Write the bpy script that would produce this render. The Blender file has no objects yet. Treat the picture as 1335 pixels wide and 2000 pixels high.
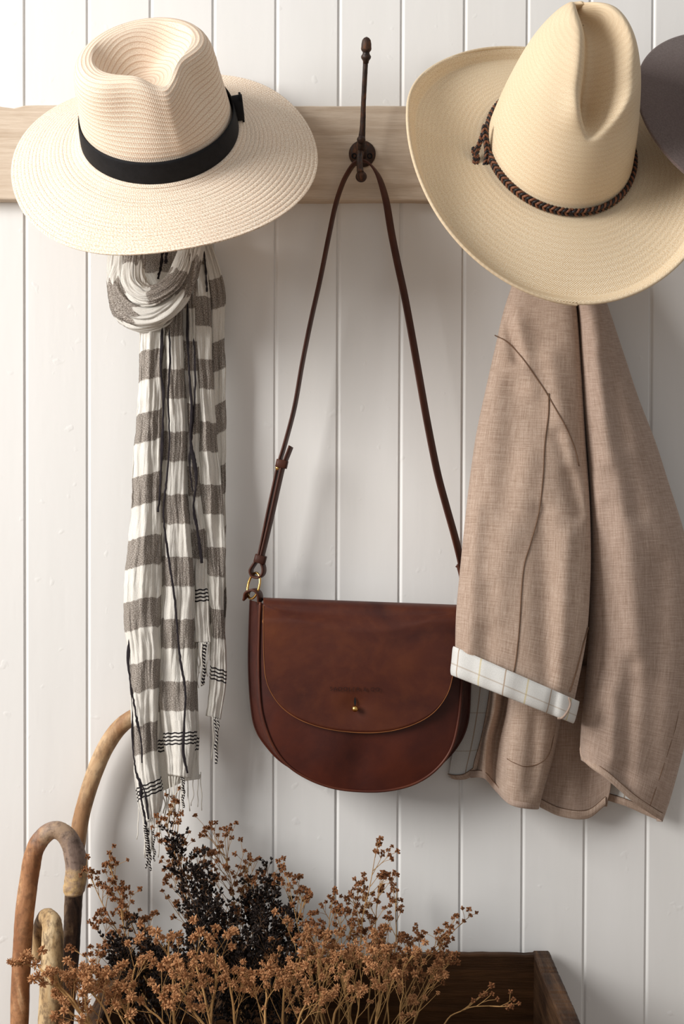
import bpy, bmesh, math, random
from math import sin, cos, pi, radians, sqrt, exp, atan2
from mathutils import Vector, Matrix, noise
S = bpy.context.scene
COL = S.collection
random.seed(7)

# ------------------------------------------------------------------ camera
D = 1.83
FPX = 2000 * 50 / 36.0
cam_d = bpy.data.cameras.new('camera'); cam = bpy.data.objects.new('camera', cam_d); COL.objects.link(cam)
cam_d.lens = 50; cam_d.sensor_fit = 'VERTICAL'; cam_d.sensor_height = 36; cam_d.sensor_width = 24
CM = Matrix.Translation((0, -D, 1.03)) @ Matrix.Rotation(radians(90 - 1.2), 4, 'X') @ Matrix.Rotation(0.0036, 4, 'Z')
cam.matrix_world = CM
cam_d.clip_start = 0.05
S.camera = cam
# ------------------------------------------------------------------ world and light
w = bpy.data.worlds.new('room_light'); S.world = w; w.use_nodes = True
w.node_tree.nodes['Background'].inputs[0].default_value = (1.0, 0.98, 0.96, 1)
w.node_tree.nodes['Background'].inputs[1].default_value = 0.42
def area(name, loc, target, sx, sy, power, col):
    l = bpy.data.lights.new(name, 'AREA'); l.shape = 'RECTANGLE'; l.size = sx; l.size_y = sy
    l.energy = power; l.color = col
    o = bpy.data.objects.new(name, l); COL.objects.link(o); o.location = loc
    o.rotation_euler = (Vector(target) - Vector(loc)).to_track_quat('-Z', 'Y').to_euler()
    return o
area('window_daylight', (-2.3, -1.62, 2.0), (0, 0, 1.0), 1.2, 1.5, 106, (1.0, 0.97, 0.93))
S.view_settings.view_transform = 'Standard'; S.view_settings.look = 'None'
S.view_settings.gamma = 1; S.view_settings.use_curve_mapping = False
S.view_settings.exposure = 0.0

# ------------------------------------------------------------------ helpers
CL = CM.translation.copy(); CR = CM.to_3x3()
def P(px, py, d):
    """world point where the sight line of a photograph point meets the plane d metres in front of the boards"""
    r = CR @ Vector(((px - 667.5) / FPX, -(py - 1000) / FPX, -1))
    t = (-d - CL.y) / r.y
    return CL + r * t
def tag(o, label=None, cat=None, group=None, kind=None):
    if label: o['label'] = label
    if cat: o['category'] = cat
    if group: o['group'] = group
    if kind: o['kind'] = kind
    return o
def mesh_obj(name, verts, faces, m, parent=None, uvs=None, smooth=True, mats=None, fm=None):
    me = bpy.data.meshes.new(name); me.from_pydata([tuple(v) for v in verts], [], faces)
    if uvs is not None:
        ul = me.uv_layers.new(name='UVMap'); data = [0.0] * (2 * len(me.loops))
        for i, l in enumerate(me.loops):
            u = uvs[l.vertex_index]; data[2 * i] = u[0]; data[2 * i + 1] = u[1]
        ul.data.foreach_set('uv', data)
    for x in (mats or [m]): me.materials.append(x)
    if fm: me.polygons.foreach_set('material_index', fm)
    if smooth: me.polygons.foreach_set('use_smooth', [True] * len(me.polygons))
    me.update()
    o = bpy.data.objects.new(name, me); COL.objects.link(o)
    if parent: o.parent = parent; o.matrix_parent_inverse = parent.matrix_world.inverted()
    return o
def thing(name, label, cat, loc=(0, 0, 0), group=None):
    o = bpy.data.objects.new(name, None); COL.objects.link(o); o.location = loc; o.empty_display_size = .02
    o.matrix_world = Matrix.Translation(loc)
    return tag(o, label, cat, group)
class MB:
    def __init__(s): s.v = []; s.f = []; s.uv = []; s.fm = []
    def add(s, v, f, uv=None, mi=0):
        n = len(s.v); s.v += list(v); s.f += [tuple(i + n for i in q) for q in f]
        s.uv += list(uv) if uv else [(0, 0)] * len(v); s.fm += [mi] * len(f)
    def build(s, name, m, parent=None, smooth=True, mats=None):
        return mesh_obj(name, s.v, s.f, m, parent, s.uv, smooth, mats, s.fm if mats else None)
def cr(p0, p1, p2, p3, t):
    return tuple(0.5 * ((2 * b) + (c - a) * t + (2 * a - 5 * b + 4 * c - e) * t * t + (3 * b - a - 3 * c + e) * t ** 3)
                 for a, b, c, e in zip(p0, p1, p2, p3))
def spline(pts, n, closed=False):
    """n samples of a Catmull-Rom curve through pts (tuples of any size)"""
    k = len(pts); out = []
    segs = k if closed else k - 1
    cnt = n if closed else n - 1
    for i in range(n):
        x = segs * i / cnt; j = int(min(x, segs - 1e-9)); t = x - j
        if closed: g = lambda q: pts[q % k]
        else:
            def g(q):
                if q < 0: return tuple(2 * a - b for a, b in zip(pts[0], pts[1]))
                if q >= k: return tuple(2 * a - b for a, b in zip(pts[-1], pts[-2]))
                return pts[q]
        out.append(cr(g(j - 1), g(j), g(j + 1), g(j + 2), t))
    return out
def grid_faces(nv, nu, closed_u=False, closed_v=False):
    f = []
    for j in range(nv if closed_v else nv - 1):
        for i in range(nu if closed_u else nu - 1):
            a = j * nu + i; b = j * nu + (i + 1) % nu; j2 = (j + 1) % nv
            f.append((a, b, j2 * nu + (i + 1) % nu, j2 * nu + i))
    return f
def grid_uv(g):
    """metric UVs from a grid of Vectors"""
    nv, nu = len(g), len(g[0]); uv = []
    mid = nu // 2; vv = [0.0]
    for j in range(1, nv): vv.append(vv[-1] + (g[j][mid] - g[j - 1][mid]).length)
    wj = nv // 2; uu = [0.0]
    for i in range(1, nu): uu.append(uu[-1] + (g[wj][i] - g[wj][i - 1]).length)
    for j in range(nv):
        for i in range(nu): uv.append((uu[i], vv[j]))
    return uv
def sm(a, b, x):
    t = max(0.0, min(1.0, (x - a) / (b - a))); return t * t * (3 - 2 * t)
def seg_dist(px, py, a, b):
    ax, ay = a; bx, by = b; dx, dy = bx - ax, by - ay
    t = max(0, min(1, ((px - ax) * dx + (py - ay) * dy) / (dx * dx + dy * dy)))
    return math.hypot(px - ax - t * dx, py - ay - t * dy), t
def folds_fn(folds):
    def f(px, py):
        s = 0
        for a, b, wd, am in folds:
            d, t = seg_dist(px, py, a, b)
            s += am * exp(-(d / wd) ** 2)
        return s
    return f
def loft(rows, nu, nv, closed=False, disp=None):
    """rows of (photo x, photo y, depth) -> smooth grid; disp(px,py,u,v) adds depth. returns pixel grid"""
    a = [spline(r, nu, closed) for r in rows]
    g = [[None] * nu for _ in range(nv)]
    for i in range(nu):
        c = spline([r[i] for r in a], nv)
        for j in range(nv):
            x, y, d = c[j]
            if disp: d += disp(x, y, i / (nu - 1), j / (nv - 1))
            g[j][i] = (x, y, d)
    return g
def px_to_world(g): return [[P(*q) for q in r] for r in g]
def sheet(name, g, m, parent, closed=False, thick=0.0, uv=None, mats=None):
    wg = px_to_world(g); nv, nu = len(wg), len(wg[0])
    o = mesh_obj(name, [q for r in wg for q in r], grid_faces(nv, nu, closed), m, parent, uv or grid_uv(wg), mats=mats)
    if thick:
        md = o.modifiers.new('thickness', 'SOLIDIFY'); md.thickness = thick; md.offset = 0
        if mats and len(mats) > 1: md.material_offset_rim = 1
    return o
def frames(pts):
    n = len(pts); T = []
    for i in range(n):
        t = pts[min(i + 1, n - 1)] - pts[max(i - 1, 0)]
        T.append(t.normalized() if t.length > 1e-9 else Vector((0, 0, 1)))
    up = Vector((0, -1, 0)) if abs(T[0].y) < .9 else Vector((0, 0, 1))
    N = (up - T[0] * up.dot(T[0])).normalized(); out = [(T[0], N, T[0].cross(N))]
    for i in range(1, n):
        N = (N - T[i] * N.dot(T[i]))
        N = N.normalized(); out.append((T[i], N, T[i].cross(N)))
    return out
def tube_geo(pts, rad, seg=8, cap=True, rn=None, flat=1.0):
    """pts Vectors, rad float / list; rn(i,k) multiplies the radius"""
    n = len(pts); fr = frames(pts); v = []; uv = []; L = 0
    R = rad if isinstance(rad, (list, tuple)) else [rad] * n
    for i in range(n):
        if i: L += (pts[i] - pts[i - 1]).length
        T, N, B = fr[i]
        for k in range(seg):
            a = 2 * pi * k / seg; r = R[i] * (rn(i, k) if rn else 1)
            v.append(pts[i] + N * cos(a) * r * flat + B * sin(a) * r); uv.append((k / seg, L))
    f = grid_faces(n, seg, True)
    if cap:
        f.append(tuple(range(seg))[::-1]); f.append(tuple((n - 1) * seg + k for k in range(seg)))
    return v, f, uv
def tube(name, pts, rad, m, parent=None, seg=10, cap=True, rn=None, flat=1.0):
    v, f, uv = tube_geo(pts, rad, seg, cap, rn, flat)
    return mesh_obj(name, v, f, m, parent, uv)
def ppath(p, n):
    """px path ((x,y,d[,r px]) ...) -> world points and radii in metres"""
    s = spline(p, n); pts = [P(q[0], q[1], q[2]) for q in s]
    if len(p[0]) > 3: return pts, [q[3] * (D - q[2]) / FPX for q in s]
    return pts
def ribbon_geo(pts, wid, th, side):
    """flat strap: side(i) gives width direction"""
    n = len(pts); fr = frames(pts); v = []; uv = []; L = 0
    for i in range(n):
        if i: L += (pts[i] - pts[i - 1]).length
        T = fr[i][0]; s = side(i / (n - 1)); s = (s - T * s.dot(T)).normalized(); q = T.cross(s)
        w_ = wid(i / (n - 1)) if callable(wid) else wid
        b = th * .28
        for (a, c) in ((-w_ / 2, -th / 2 + b), (-w_ / 2 + b, -th / 2), (w_ / 2 - b, -th / 2), (w_ / 2, -th / 2 + b),
                       (w_ / 2, th / 2 - b), (w_ / 2 - b, th / 2), (-w_ / 2 + b, th / 2), (-w_ / 2, th / 2 - b)):
            v.append(pts[i] + s * a + q * c); uv.append((a, L))
    f = grid_faces(n, 8, True); f.append(tuple(range(8))[::-1]); f.append(tuple((n - 1) * 8 + k for k in range(8)))
    return v, f, uv
def box_geo(x0, x1, y0, y1, z0, z1, b=0.0):
    bm = bmesh.new(); bmesh.ops.create_cube(bm, size=1)
    for q in bm.verts:
        q.co = Vector(((x0 + x1) / 2 + q.co.x * (x1 - x0), (y0 + y1) / 2 + q.co.y * (y1 - y0), (z0 + z1) / 2 + q.co.z * (z1 - z0)))
    if b: bmesh.ops.bevel(bm, geom=bm.edges[:], offset=b, segments=2, affect='EDGES', profile=.6)
    v = [q.co.copy() for q in bm.verts]; bm.verts.index_update(); f = [tuple(x.index for x in p.verts) for p in bm.faces]; bm.free()
    return v, f
def lathe_geo(prof, org, axis, seg=24):
    """prof: (radius, height) along axis from org"""
    ax = Vector(axis).normalized(); up = Vector((0, 0, 1)) if abs(ax.z) < .9 else Vector((1, 0, 0))
    X = ax.cross(up).normalized(); Y = ax.cross(X); v = []
    for r, h in prof:
        for k in range(seg):
            a = 2 * pi * k / seg; v.append(Vector(org) + ax * h + X * r * cos(a) + Y * r * sin(a))
    f = grid_faces(len(prof), seg, True); f.append(tuple(range(seg))[::-1]); f.append(tuple((len(prof) - 1) * seg + k for k in range(seg)))
    return v, f
def nz(x, y=0, z=0): return noise.noise(Vector((x, y, z)))

# ------------------------------------------------------------------ materials
class NT:
    def __init__(s, name, rough=.6, spec=.4):
        s.m = bpy.data.materials.new(name); s.m.use_nodes = True; s.t = s.m.node_tree; s.b = s.t.nodes['Principled BSDF']
        s.b.inputs['Roughness'].default_value = rough; s.b.inputs['Specular IOR Level'].default_value = spec
    def n(s, ty, **k):
        q = s.t.nodes.new(ty)
        for a, b in k.items(): setattr(q, a, b)
        return q
    def l(s, a, b): s.t.links.new(a, b)
    def co(s, kind='Object', scale=(1, 1, 1), rot=(0, 0, 0)):
        c = s.n('ShaderNodeTexCoord'); mp = s.n('ShaderNodeMapping'); mp.inputs['Scale'].default_value = scale
        mp.inputs['Rotation'].default_value = rot
        s.l(c.outputs[kind], mp.inputs[0]); return mp.outputs[0]
    def noise(s, vec, scale=5, detail=4, rough=.55, dist=0):
        q = s.n('ShaderNodeTexNoise'); s.l(vec, q.inputs['Vector']); q.inputs['Scale'].default_value = scale
        q.inputs['Detail'].default_value = detail; q.inputs['Roughness'].default_value = rough; q.inputs['Distortion'].default_value = dist
        return q.outputs[0]
    def ramp(s, fac, stops, interp='LINEAR'):
        q = s.n('ShaderNodeValToRGB'); s.l(fac, q.inputs[0]); r = q.color_ramp; r.interpolation = interp
        while len(r.elements) < len(stops): r.elements.new(.5)
        for e, (p, c) in zip(r.elements, stops): e.position = p; e.color = (*c, 1) if len(c) == 3 else c
        return q.outputs[0]
    def mix(s, fac, a, b, mode='MIX'):
        q = s.n('ShaderNodeMix', data_type='RGBA', blend_type=mode)
        for i, x in ((0, fac), (6, a), (7, b)):
            if hasattr(x, 'is_linked') or hasattr(x, 'links'): s.l(x, q.inputs[i])
            else: q.inputs[i].default_value = x if i == 0 else (*x, 1)
        return q.outputs[2]
    def math(s, op, a, b=None):
        q = s.n('ShaderNodeMath', operation=op)
        for i, x in enumerate((a, b)):
            if x is None: continue
            if isinstance(x, (int, float)): q.inputs[i].default_value = x
            else: s.l(x, q.inputs[i])
        return q.outputs[0]
    def sep(s, v):
        q = s.n('ShaderNodeSeparateXYZ'); s.l(v, q.inputs[0]); return q.outputs
    def col(s, c):
        if isinstance(c, tuple): s.b.inputs['Base Color'].default_value = (*c, 1)
        else: s.l(c, s.b.inputs['Base Color'])
        return s
    def bump(s, h, strength=.3, dist=.001, prev=None):
        q = s.n('ShaderNodeBump'); q.inputs['Strength'].default_value = strength; q.inputs['Distance'].default_value = dist
        s.l(h, q.inputs['Height'])
        if prev is not None: s.l(prev, q.inputs['Normal'])
        s.l(q.outputs[0], s.b.inputs['Normal']); return q.outputs[0]
def g3(v): return (v, v, v)
def m_paint():
    t = NT('white_paint', .5, .35); c = t.co('Object', (1, 1, .12))
    n1 = t.noise(c, 9, 5); n2 = t.noise(t.co('Object', (1, 1, .25)), 60, 3)
    n3 = t.noise(t.co('Object'), 45, 2)
    t.col(t.ramp(n1, [(.3, (.77, .765, .75)), (.7, (.82, .815, .805))]))
    b = t.bump(n1, .25, .004); b = t.bump(n2, .22, .001, b)
    t.bump(t.ramp(n3, [(.66, g3(0)), (.74, g3(1))]), .25, .001, b)
    return t.m
def m_wood(name, a, b_, c_, scale=(2, 30, 30), rough=.75, bump=.4, kn=None):
    t = NT(name, rough, .15); co = t.co('Object', scale)
    n1 = t.noise(co, 3, 6, .65, .4); n2 = t.noise(t.co('Object', tuple(q * 2.5 for q in scale)), 9, 4, .7)
    c1 = t.ramp(n1, [(.25, a), (.5, b_), (.75, c_)])
    c2 = t.mix(t.ramp(n2, [(.4, g3(0)), (.7, g3(.45))]), c1, a)
    big = t.noise(t.co('Object'), 7, 3)
    c3 = t.mix(t.ramp(big, [(.4, g3(0)), (.7, g3(.5))]), c2, c_)
    t.col(c3); bb = t.bump(n1, bump, .002); t.bump(n2, bump, .001, bb)
    return t.m
def m_straw_braid():
    t = NT('braided_straw', .75, .25); uv = t.sep(t.co('UV')); u, v = uv[0], uv[1]
    fr = t.math('FRACT', t.math('DIVIDE', v, .0052))
    n = t.noise(t.co('UV', (1, 1, 1)), 900, 3); nb = t.noise(t.co('Object'), 14, 3)
    stitch = t.n('ShaderNodeTexWave'); stitch.inputs['Scale'].default_value = 120; stitch.inputs['Distortion'].default_value = 2.5
    stitch.inputs['Detail'].default_value = 2; t.l(t.co('UV', (1, 1.4, 1), (0, 0, .5)), stitch.inputs[0])
    line = t.ramp(fr, [(0, g3(1)), (.10, g3(.85)), (.2, g3(0)), (.95, g3(0)), (1, g3(.9))])
    base = t.ramp(n, [(.36, (.62, .45, .32)), (.5, (.88, .735, .585)), (.64, (.97, .87, .74))])
    base = t.mix(t.ramp(nb, [(.45, g3(0)), (.7, g3(.25))]), base, (.85, .62, .46))
    c = t.mix(t.math('MULTIPLY', line, .72), base, (.58, .36, .23)); t.col(c)
    b = t.bump(line, -.25, .0012); b = t.bump(stitch.outputs[1], .35, .0006, b); t.bump(n, .4, .0005, b)
    return t.m
def m_straw_fine():
    t = NT('fine_woven_straw', .6, .35); co = t.co('UV')
    uv = t.sep(co); u, v = uv[0], uv[1]
    a = t.math('SINE', t.math('MULTIPLY', u, 2 * pi / .0021)); b = t.math('SINE', t.math('MULTIPLY', v, 2 * pi / .0021))
    h = t.math('MULTIPLY', a, b); rows = t.math('SINE', t.math('MULTIPLY', v, 2 * pi / .0062))
    n = t.noise(co, 800, 2); nb = t.noise(t.co('Object'), 9, 3); fl = t.noise(t.co('UV', (1, 2.2, 1)), 260, 1)
    base = t.ramp(n, [(.36, (.74, .56, .35)), (.5, (.90, .76, .545)), (.66, (.96, .84, .65))])
    base = t.mix(t.ramp(nb, [(.4, g3(0)), (.75, g3(.4))]), base, (.80, .60, .37))
    base = t.mix(t.ramp(t.math('MULTIPLY', h, .5), [(0, g3(.35)), (.3, g3(0))]), base, (.60, .42, .25))
    base = t.mix(t.ramp(rows, [(0, g3(.0)), (1, g3(.16))]), base, (.62, .43, .25))
    base = t.mix(t.ramp(fl, [(.74, g3(0)), (.80, g3(.6))]), base, (.42, .27, .14))
    t.col(base)
    q = t.bump(h, .35, .0006); q = t.bump(rows, .12, .0008, q); t.bump(n, .3, .0006, q)
    return t.m
def m_felt():
    t = NT('taupe_felt', .95, .1); n = t.noise(t.co('Object'), 500, 4); nb = t.noise(t.co('Object'), 12, 3)
    t.col(t.mix(t.ramp(nb, [(.4, g3(0)), (.7, g3(.4))]), t.ramp(n, [(.3, (.105, .075, .068)), (.7, (.165, .125, .115))]), (.13, .085, .08)))
    t.b.inputs['Sheen Weight'].default_value = .25; t.bump(n, .3, .0006); return t.m
def m_plain(name, c, rough=.6, spec=.4, metal=0, bs=300, ba=.15, var=.35):
    t = NT(name, rough, spec); t.b.inputs['Metallic'].default_value = metal
    n = t.noise(t.co('Object'), bs, 3); nb = t.noise(t.co('Object'), bs / 8, 3)
    c2 = tuple(q * (1 - var) for q in c)
    t.col(t.ramp(nb, [(.3, c2), (.65, c)])); t.bump(n, ba, .0008); return t.m
def m_leather(name, dark, mid, lite, rough=.42):
    t = NT(name, rough, .3); nb = t.noise(t.co('Object'), 11, 4, .5, .6); n = t.noise(t.co('Object'), 420, 4)
    n3 = t.noise(t.co('Object'), 60, 4)
    c = t.ramp(nb, [(.28, dark), (.5, mid), (.75, lite)]); c = t.mix(t.ramp(n3, [(.45, g3(0)), (.7, g3(.3))]), c, lite)
    t.col(c); t.l(t.ramp(nb, [(.3, g3(rough + .1)), (.7, g3(rough - .05))]), t.b.inputs['Roughness'])
    q = t.bump(n, .12, .0006); t.bump(nb, .25, .006, q); return t.m
def m_linen(name, a, b_, c_, rot=0, bump=.35, sheen=.15):
    t = NT(name, .92, .12)
    h1 = t.noise(t.co('UV', (22, 520, 1), (0, 0, rot)), 1.6, 5, .65); h2 = t.noise(t.co('UV', (520, 22, 1), (0, 0, rot)), 1.6, 5, .65)
    f1 = t.noise(t.co('UV', (300, 1500, 1), (0, 0, rot)), 1, 2); f2 = t.noise(t.co('UV', (1500, 300, 1), (0, 0, rot)), 1, 2)
    s = t.math('ADD', t.math('MULTIPLY', h1, .5), t.math('MULTIPLY', h2, .5))
    s2 = t.math('ADD', t.math('MULTIPLY', f1, .5), t.math('MULTIPLY', f2, .5))
    c = t.ramp(s, [(.38, a), (.5, b_), (.62, c_)]); c = t.mix(t.ramp(s2, [(.35, g3(.5)), (.6, g3(0))]), c, a)
    t.col(c); t.b.inputs['Sheen Weight'].default_value = sheen
    q = t.bump(s2, bump, .0008); t.bump(s, bump * .6, .0008, q); return t.m
def m_lining(name):
    t = NT(name, .9, .1); uv = t.sep(t.co('UV')); n = t.noise(t.co('UV'), 900, 3)
    def line(x, per, off, w_):
        q = t.math('ABSOLUTE', t.math('SUBTRACT', t.math('FRACT', t.math('ADD', t.math('DIVIDE', x, per), off)), .5))
        return t.ramp(q, [(0, g3(1)), (w_, g3(1)), (w_ * 1.3, g3(0))])
    base = t.ramp(n, [(.3, (.62, .62, .60)), (.7, (.74, .74, .72))])
    c = t.mix(t.math('MULTIPLY', line(uv[0], .06, .10, .012), .75), base, (.36, .24, .15))
    c = t.mix(t.math('MULTIPLY', line(uv[0], .06, .62, .014), .6), c, (.62, .50, .22))
    c = t.mix(t.math('MULTIPLY', line(uv[1], .05, .15, .012), .55), c, (.42, .34, .26))
    t.col(c); t.bump(n, .3, .0006); return t.m
def m_scarf():
    t = NT('gauze_plaid', .95, .08); uv = t.sep(t.co('UV')); u, v = uv[0], uv[1]
    n = t.noise(t.co('UV', (1, 1, 1)), 900, 3); ns = t.noise(t.co('UV', (26, .8, 1)), 8, 4, .6)
    wob = t.math('MULTIPLY', t.math('SUBTRACT', t.noise(t.co('UV', (70, 1, 1)), 1.5, 2), .5), .016)
    ph = t.math('FRACT', t.math('DIVIDE', t.math('ADD', v, wob), .122))
    band = t.ramp(ph, [(0, g3(1)), (.455, g3(1)), (.475, g3(0)), (.985, g3(0)), (1, g3(1))])
    # end of the scarf: no broad bands past v=3.4 (ends are given their own v range), four fine black lines at 3.50
    end = t.math('GREATER_THAN', v, 3.0); mask = t.math('MULTIPLY', band, t.math('SUBTRACT', 1, end))
    white = t.ramp(n, [(.3, (.78, .745, .68)), (.6, (.92, .90, .85))])
    grey = t.ramp(n, [(.35, (.11, .09, .078)), (.48, (.30, .26, .225)), (.62, (.64, .59, .54))])
    c = t.mix(mask, white, grey); c = t.mix(t.ramp(ns, [(.5, g3(0)), (.75, g3(.22))]), c, (.45, .40, .34))  # darker lengthwise streaks paint the shade of creases into the cloth colour
    q = t.math('SUBTRACT', v, 3.5); wv = t.math('ADD', q, t.math('MULTIPLY', t.math('SINE', t.math('MULTIPLY', u, 900)), .0008))
    inr = t.math('MULTIPLY', t.math('GREATER_THAN', wv, 0), t.math('LESS_THAN', wv, .028))
    ln = t.math('LESS_THAN', t.math('FRACT', t.math('DIVIDE', wv, .007)), .42)
    c = t.mix(t.math('MULTIPLY', inr, ln), c, (.03, .027, .03)); t.col(c)
    b = t.bump(n, .5, .0008); t.bump(ns, .8, .004, b)
    tr = t.n('ShaderNodeBsdfTranslucent'); t.l(c, tr.inputs[0]); mx = t.n('ShaderNodeMixShader'); mx.inputs[0].default_value = .22
    t.l(t.b.outputs[0], mx.inputs[1]); t.l(tr.outputs[0], mx.inputs[2])
    t.l(mx.outputs[0], t.t.nodes['Material Output'].inputs[0]); return t.m
def m_bark(name, a, b_, c_, spots=(.10, .06, .035), sc=26, sp=.5):
    t = NT(name, .6, .3); co = t.co('Object', (1, 1, .35)); n = t.noise(co, sc, 5, .6, .8); n2 = t.noise(t.co('Object', (1, 1, .5)), sc * 5, 4, .7)
    c = t.ramp(n, [(.38, a), (.5, b_), (.6, c_)]); c = t.mix(t.ramp(n2, [(.48, g3(0)), (.64, g3(sp))]), c, spots)
    t.col(c); q = t.bump(n, .4, .003); t.bump(n2, .35, .001, q); return t.m

M = {}
M['paint'] = m_paint()
M['gap'] = m_plain('joint_shadow_paint', (.42, .41, .40), .8, .2)
M['rail'] = m_wood('weathered_timber', (.42, .31, .215), (.63, .52, .41), (.77, .66, .54), (1.5, 30, 26), .8, .35)
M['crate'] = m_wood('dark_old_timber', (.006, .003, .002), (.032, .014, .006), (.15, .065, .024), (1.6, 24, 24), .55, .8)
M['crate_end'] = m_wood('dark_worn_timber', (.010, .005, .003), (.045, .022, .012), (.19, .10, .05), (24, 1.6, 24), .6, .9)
M['floor'] = m_wood('floor_timber', (.16, .10, .06), (.26, .17, .10), (.34, .23, .14), (20, 1.5, 20), .5, .2)
M['braid'] = m_straw_braid(); M['fine'] = m_straw_fine(); M['felt'] = m_felt()
M['black'] = m_plain('black_grosgrain', (.010, .010, .012), .7, .2, bs=900, ba=.3)
def m_iron():
    t = NT('rusted_iron', .45, .5); t.b.inputs['Metallic'].default_value = .3
    n = t.noise(t.co('Object', (1, 1, .4)), 130, 5, .7); n2 = t.noise(t.co('Object'), 600, 3)
    c = t.ramp(n, [(.36, (.012, .007, .006)), (.52, (.045, .020, .012)), (.66, (.16, .065, .028)), (.76, (.30, .18, .11))]); t.col(c)
    t.l(t.ramp(n, [(.4, g3(.35)), (.6, g3(.75))]), t.b.inputs['Roughness']); b = t.bump(n, .5, .0015); t.bump(n2, .3, .0005, b); return t.m
M['iron'] = m_iron()
M['leather'] = m_leather('brown_leather', (.040, .0085, .006), (.072, .0165, .0085), (.125, .034, .0125), .46)
M['leather_body'] = m_leather('dark_brown_leather', (.030, .006, .005), (.056, .0115, .007), (.092, .019, .009), .42)
M['strap'] = m_leather('strap_leather', (.035, .010, .006), (.065, .019, .010), (.10, .032, .016), .5)
M['cut'] = m_plain('raw_leather_edge', (.30, .115, .04), .7, .2)
M['brass'] = m_plain('brass', (.78, .48, .16), .25, .6, 1.0, 200, .05, .1)
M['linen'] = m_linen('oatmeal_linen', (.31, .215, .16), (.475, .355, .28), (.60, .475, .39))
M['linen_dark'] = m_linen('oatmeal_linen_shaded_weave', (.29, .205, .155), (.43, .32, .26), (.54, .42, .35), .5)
M['seam'] = m_plain('seam_thread', (.19, .115, .075), .9, .1)
M['lining'] = m_lining('checked_lining')
M['scarf'] = m_scarf()
M['scarf_black'] = m_plain('black_yarn', (.035, .030, .034), .95, .05, bs=1200, ba=.5)
M['scarf_white'] = m_plain('cream_yarn', (.80, .77, .70), .95, .05, bs=1200, ba=.5, var=.15)
M['bark1'] = m_bark('peeled_brown_bark', (.33, .15, .07), (.46, .24, .12), (.60, .40, .23), sp=.35)
M['bark2'] = m_bark('golden_bark', (.36, .20, .10), (.52, .34, .19), (.62, .44, .27), sp=.4)
M['bark3'] = m_bark('pale_blotched_bark', (.11, .065, .035), (.48, .32, .16), (.64, .48, .28), sp=.75, sc=30)
M['bark_dark'] = m_bark('dark_rough_bark', (.022, .014, .012), (.085, .050, .035), (.30, .20, .12), sc=40, sp=.6)
M['bark_grey'] = m_bark('grey_bark', (.17, .115, .09), (.27, .20, .165), (.40, .28, .18), sc=40)
M['cord_black'] = m_plain('black_cord', (.015, .011, .012), .5, .4)
M['cord_rust'] = m_plain('rust_cord', (.20, .075, .035), .5, .4)
M['stem'] = m_plain('dry_golden_stem', (.52, .30, .12), .8, .2)
M['stem_dark'] = m_plain('dry_brown_stem', (.20, .11, .06), .8, .2)
M['head_tan'] = m_plain('tan_seed_head', (.58, .29, .135), .9, .15, bs=500, var=.6)
M['head_brown'] = m_plain('brown_seed_head', (.27, .115, .05), .9, .15, bs=250, var=.5)
M['leaf_dark'] = m_plain('blackened_leaf', (.020, .014, .012), .8, .12)

# ------------------------------------------------------------------ the setting
fl = mesh_obj('floor', *box_geo(-2.2, 2.2, -2.6, .04, -.03, 0), M['floor'], smooth=False); tag(fl, kind='structure')
wall = mesh_obj('wall_back', *box_geo(-1.6, 1.6, .011, .05, 0, 2.3), M['gap'], smooth=False); tag(wall, kind='structure')
SP = 121.8 * D / FPX
X0 = (534.5 - 667.5) * D / FPX
def plank(x0, x1, k):
    z0, z1 = 0.0, 2.3; e = .0005
    # cross-section (x, y): wide bevel on the left edge, narrow one on the right
    yo = .0006 * nz(k * 3.3)
    sec = [(x0, .012), (x0, .0026), (x0 + .0006, .0024), (x0 + .0022, .0020 + yo), (x0 + .0040, .0004 + yo), (x0 + .0052, yo), (x1 - .0013, yo), (x1 - .0003, .0012), (x1, .0024), (x1, .012)]
    nzs = 2; v = []
    for z in (z0, z1): v += [(a, b, z) for a, b in sec]
    n = len(sec); f = [(i, i + 1, n + i + 1, n + i) for i in range(n - 1)] + [tuple(range(n))[::-1], tuple(range(n, 2 * n)), (n - 1, 0, n, 2 * n - 1)]
    o = mesh_obj('plank', v, f, M['paint'], wall, smooth=False); return o
for k in range(-14, 16): plank(X0 + k * SP, X0 + (k + 1) * SP, k)
# ------------------------------------------------------------------ timber rail
zt = P(700, 207, .022).z; zb = P(700, 391, .022).z
def rail():
    x0, x1 = -1.15, 1.15; n = 160; v = []; sec = 8
    for i in range(n + 1):
        x = x0 + (x1 - x0) * i / n
        a = .0012 * nz(x * 9, 1) + .0006 * nz(x * 40, 2); b = .0012 * nz(x * 8, 5) + .0005 * nz(x * 50, 7)
        dk = 0.005 * exp(-((x - P(20, 207, .022).x) / .012) ** 2) * (1 + nz(x * 300))
        T = zt + a - dk; B = zb + b
        v += [(x, -.0, B), (x, -.021, B), (x, -.022, B + .0015), (x, -.022, (B + T) / 2), (x, -.022, T - .0015), (x, -.0205, T), (x, -.0, T), (x, 0, (B + T) / 2)]
    f = grid_faces(n + 1, sec, True); f.append(tuple(range(sec))); f.append(tuple(n * sec + k for k in range(sec))[::-1])
    o = mesh_obj('hook_rail', v, f, M['rail'], smooth=False)
    return tag(o, 'long weathered grey-brown timber rail fixed across the white boards', 'rail')
rail_o = rail()

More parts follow.
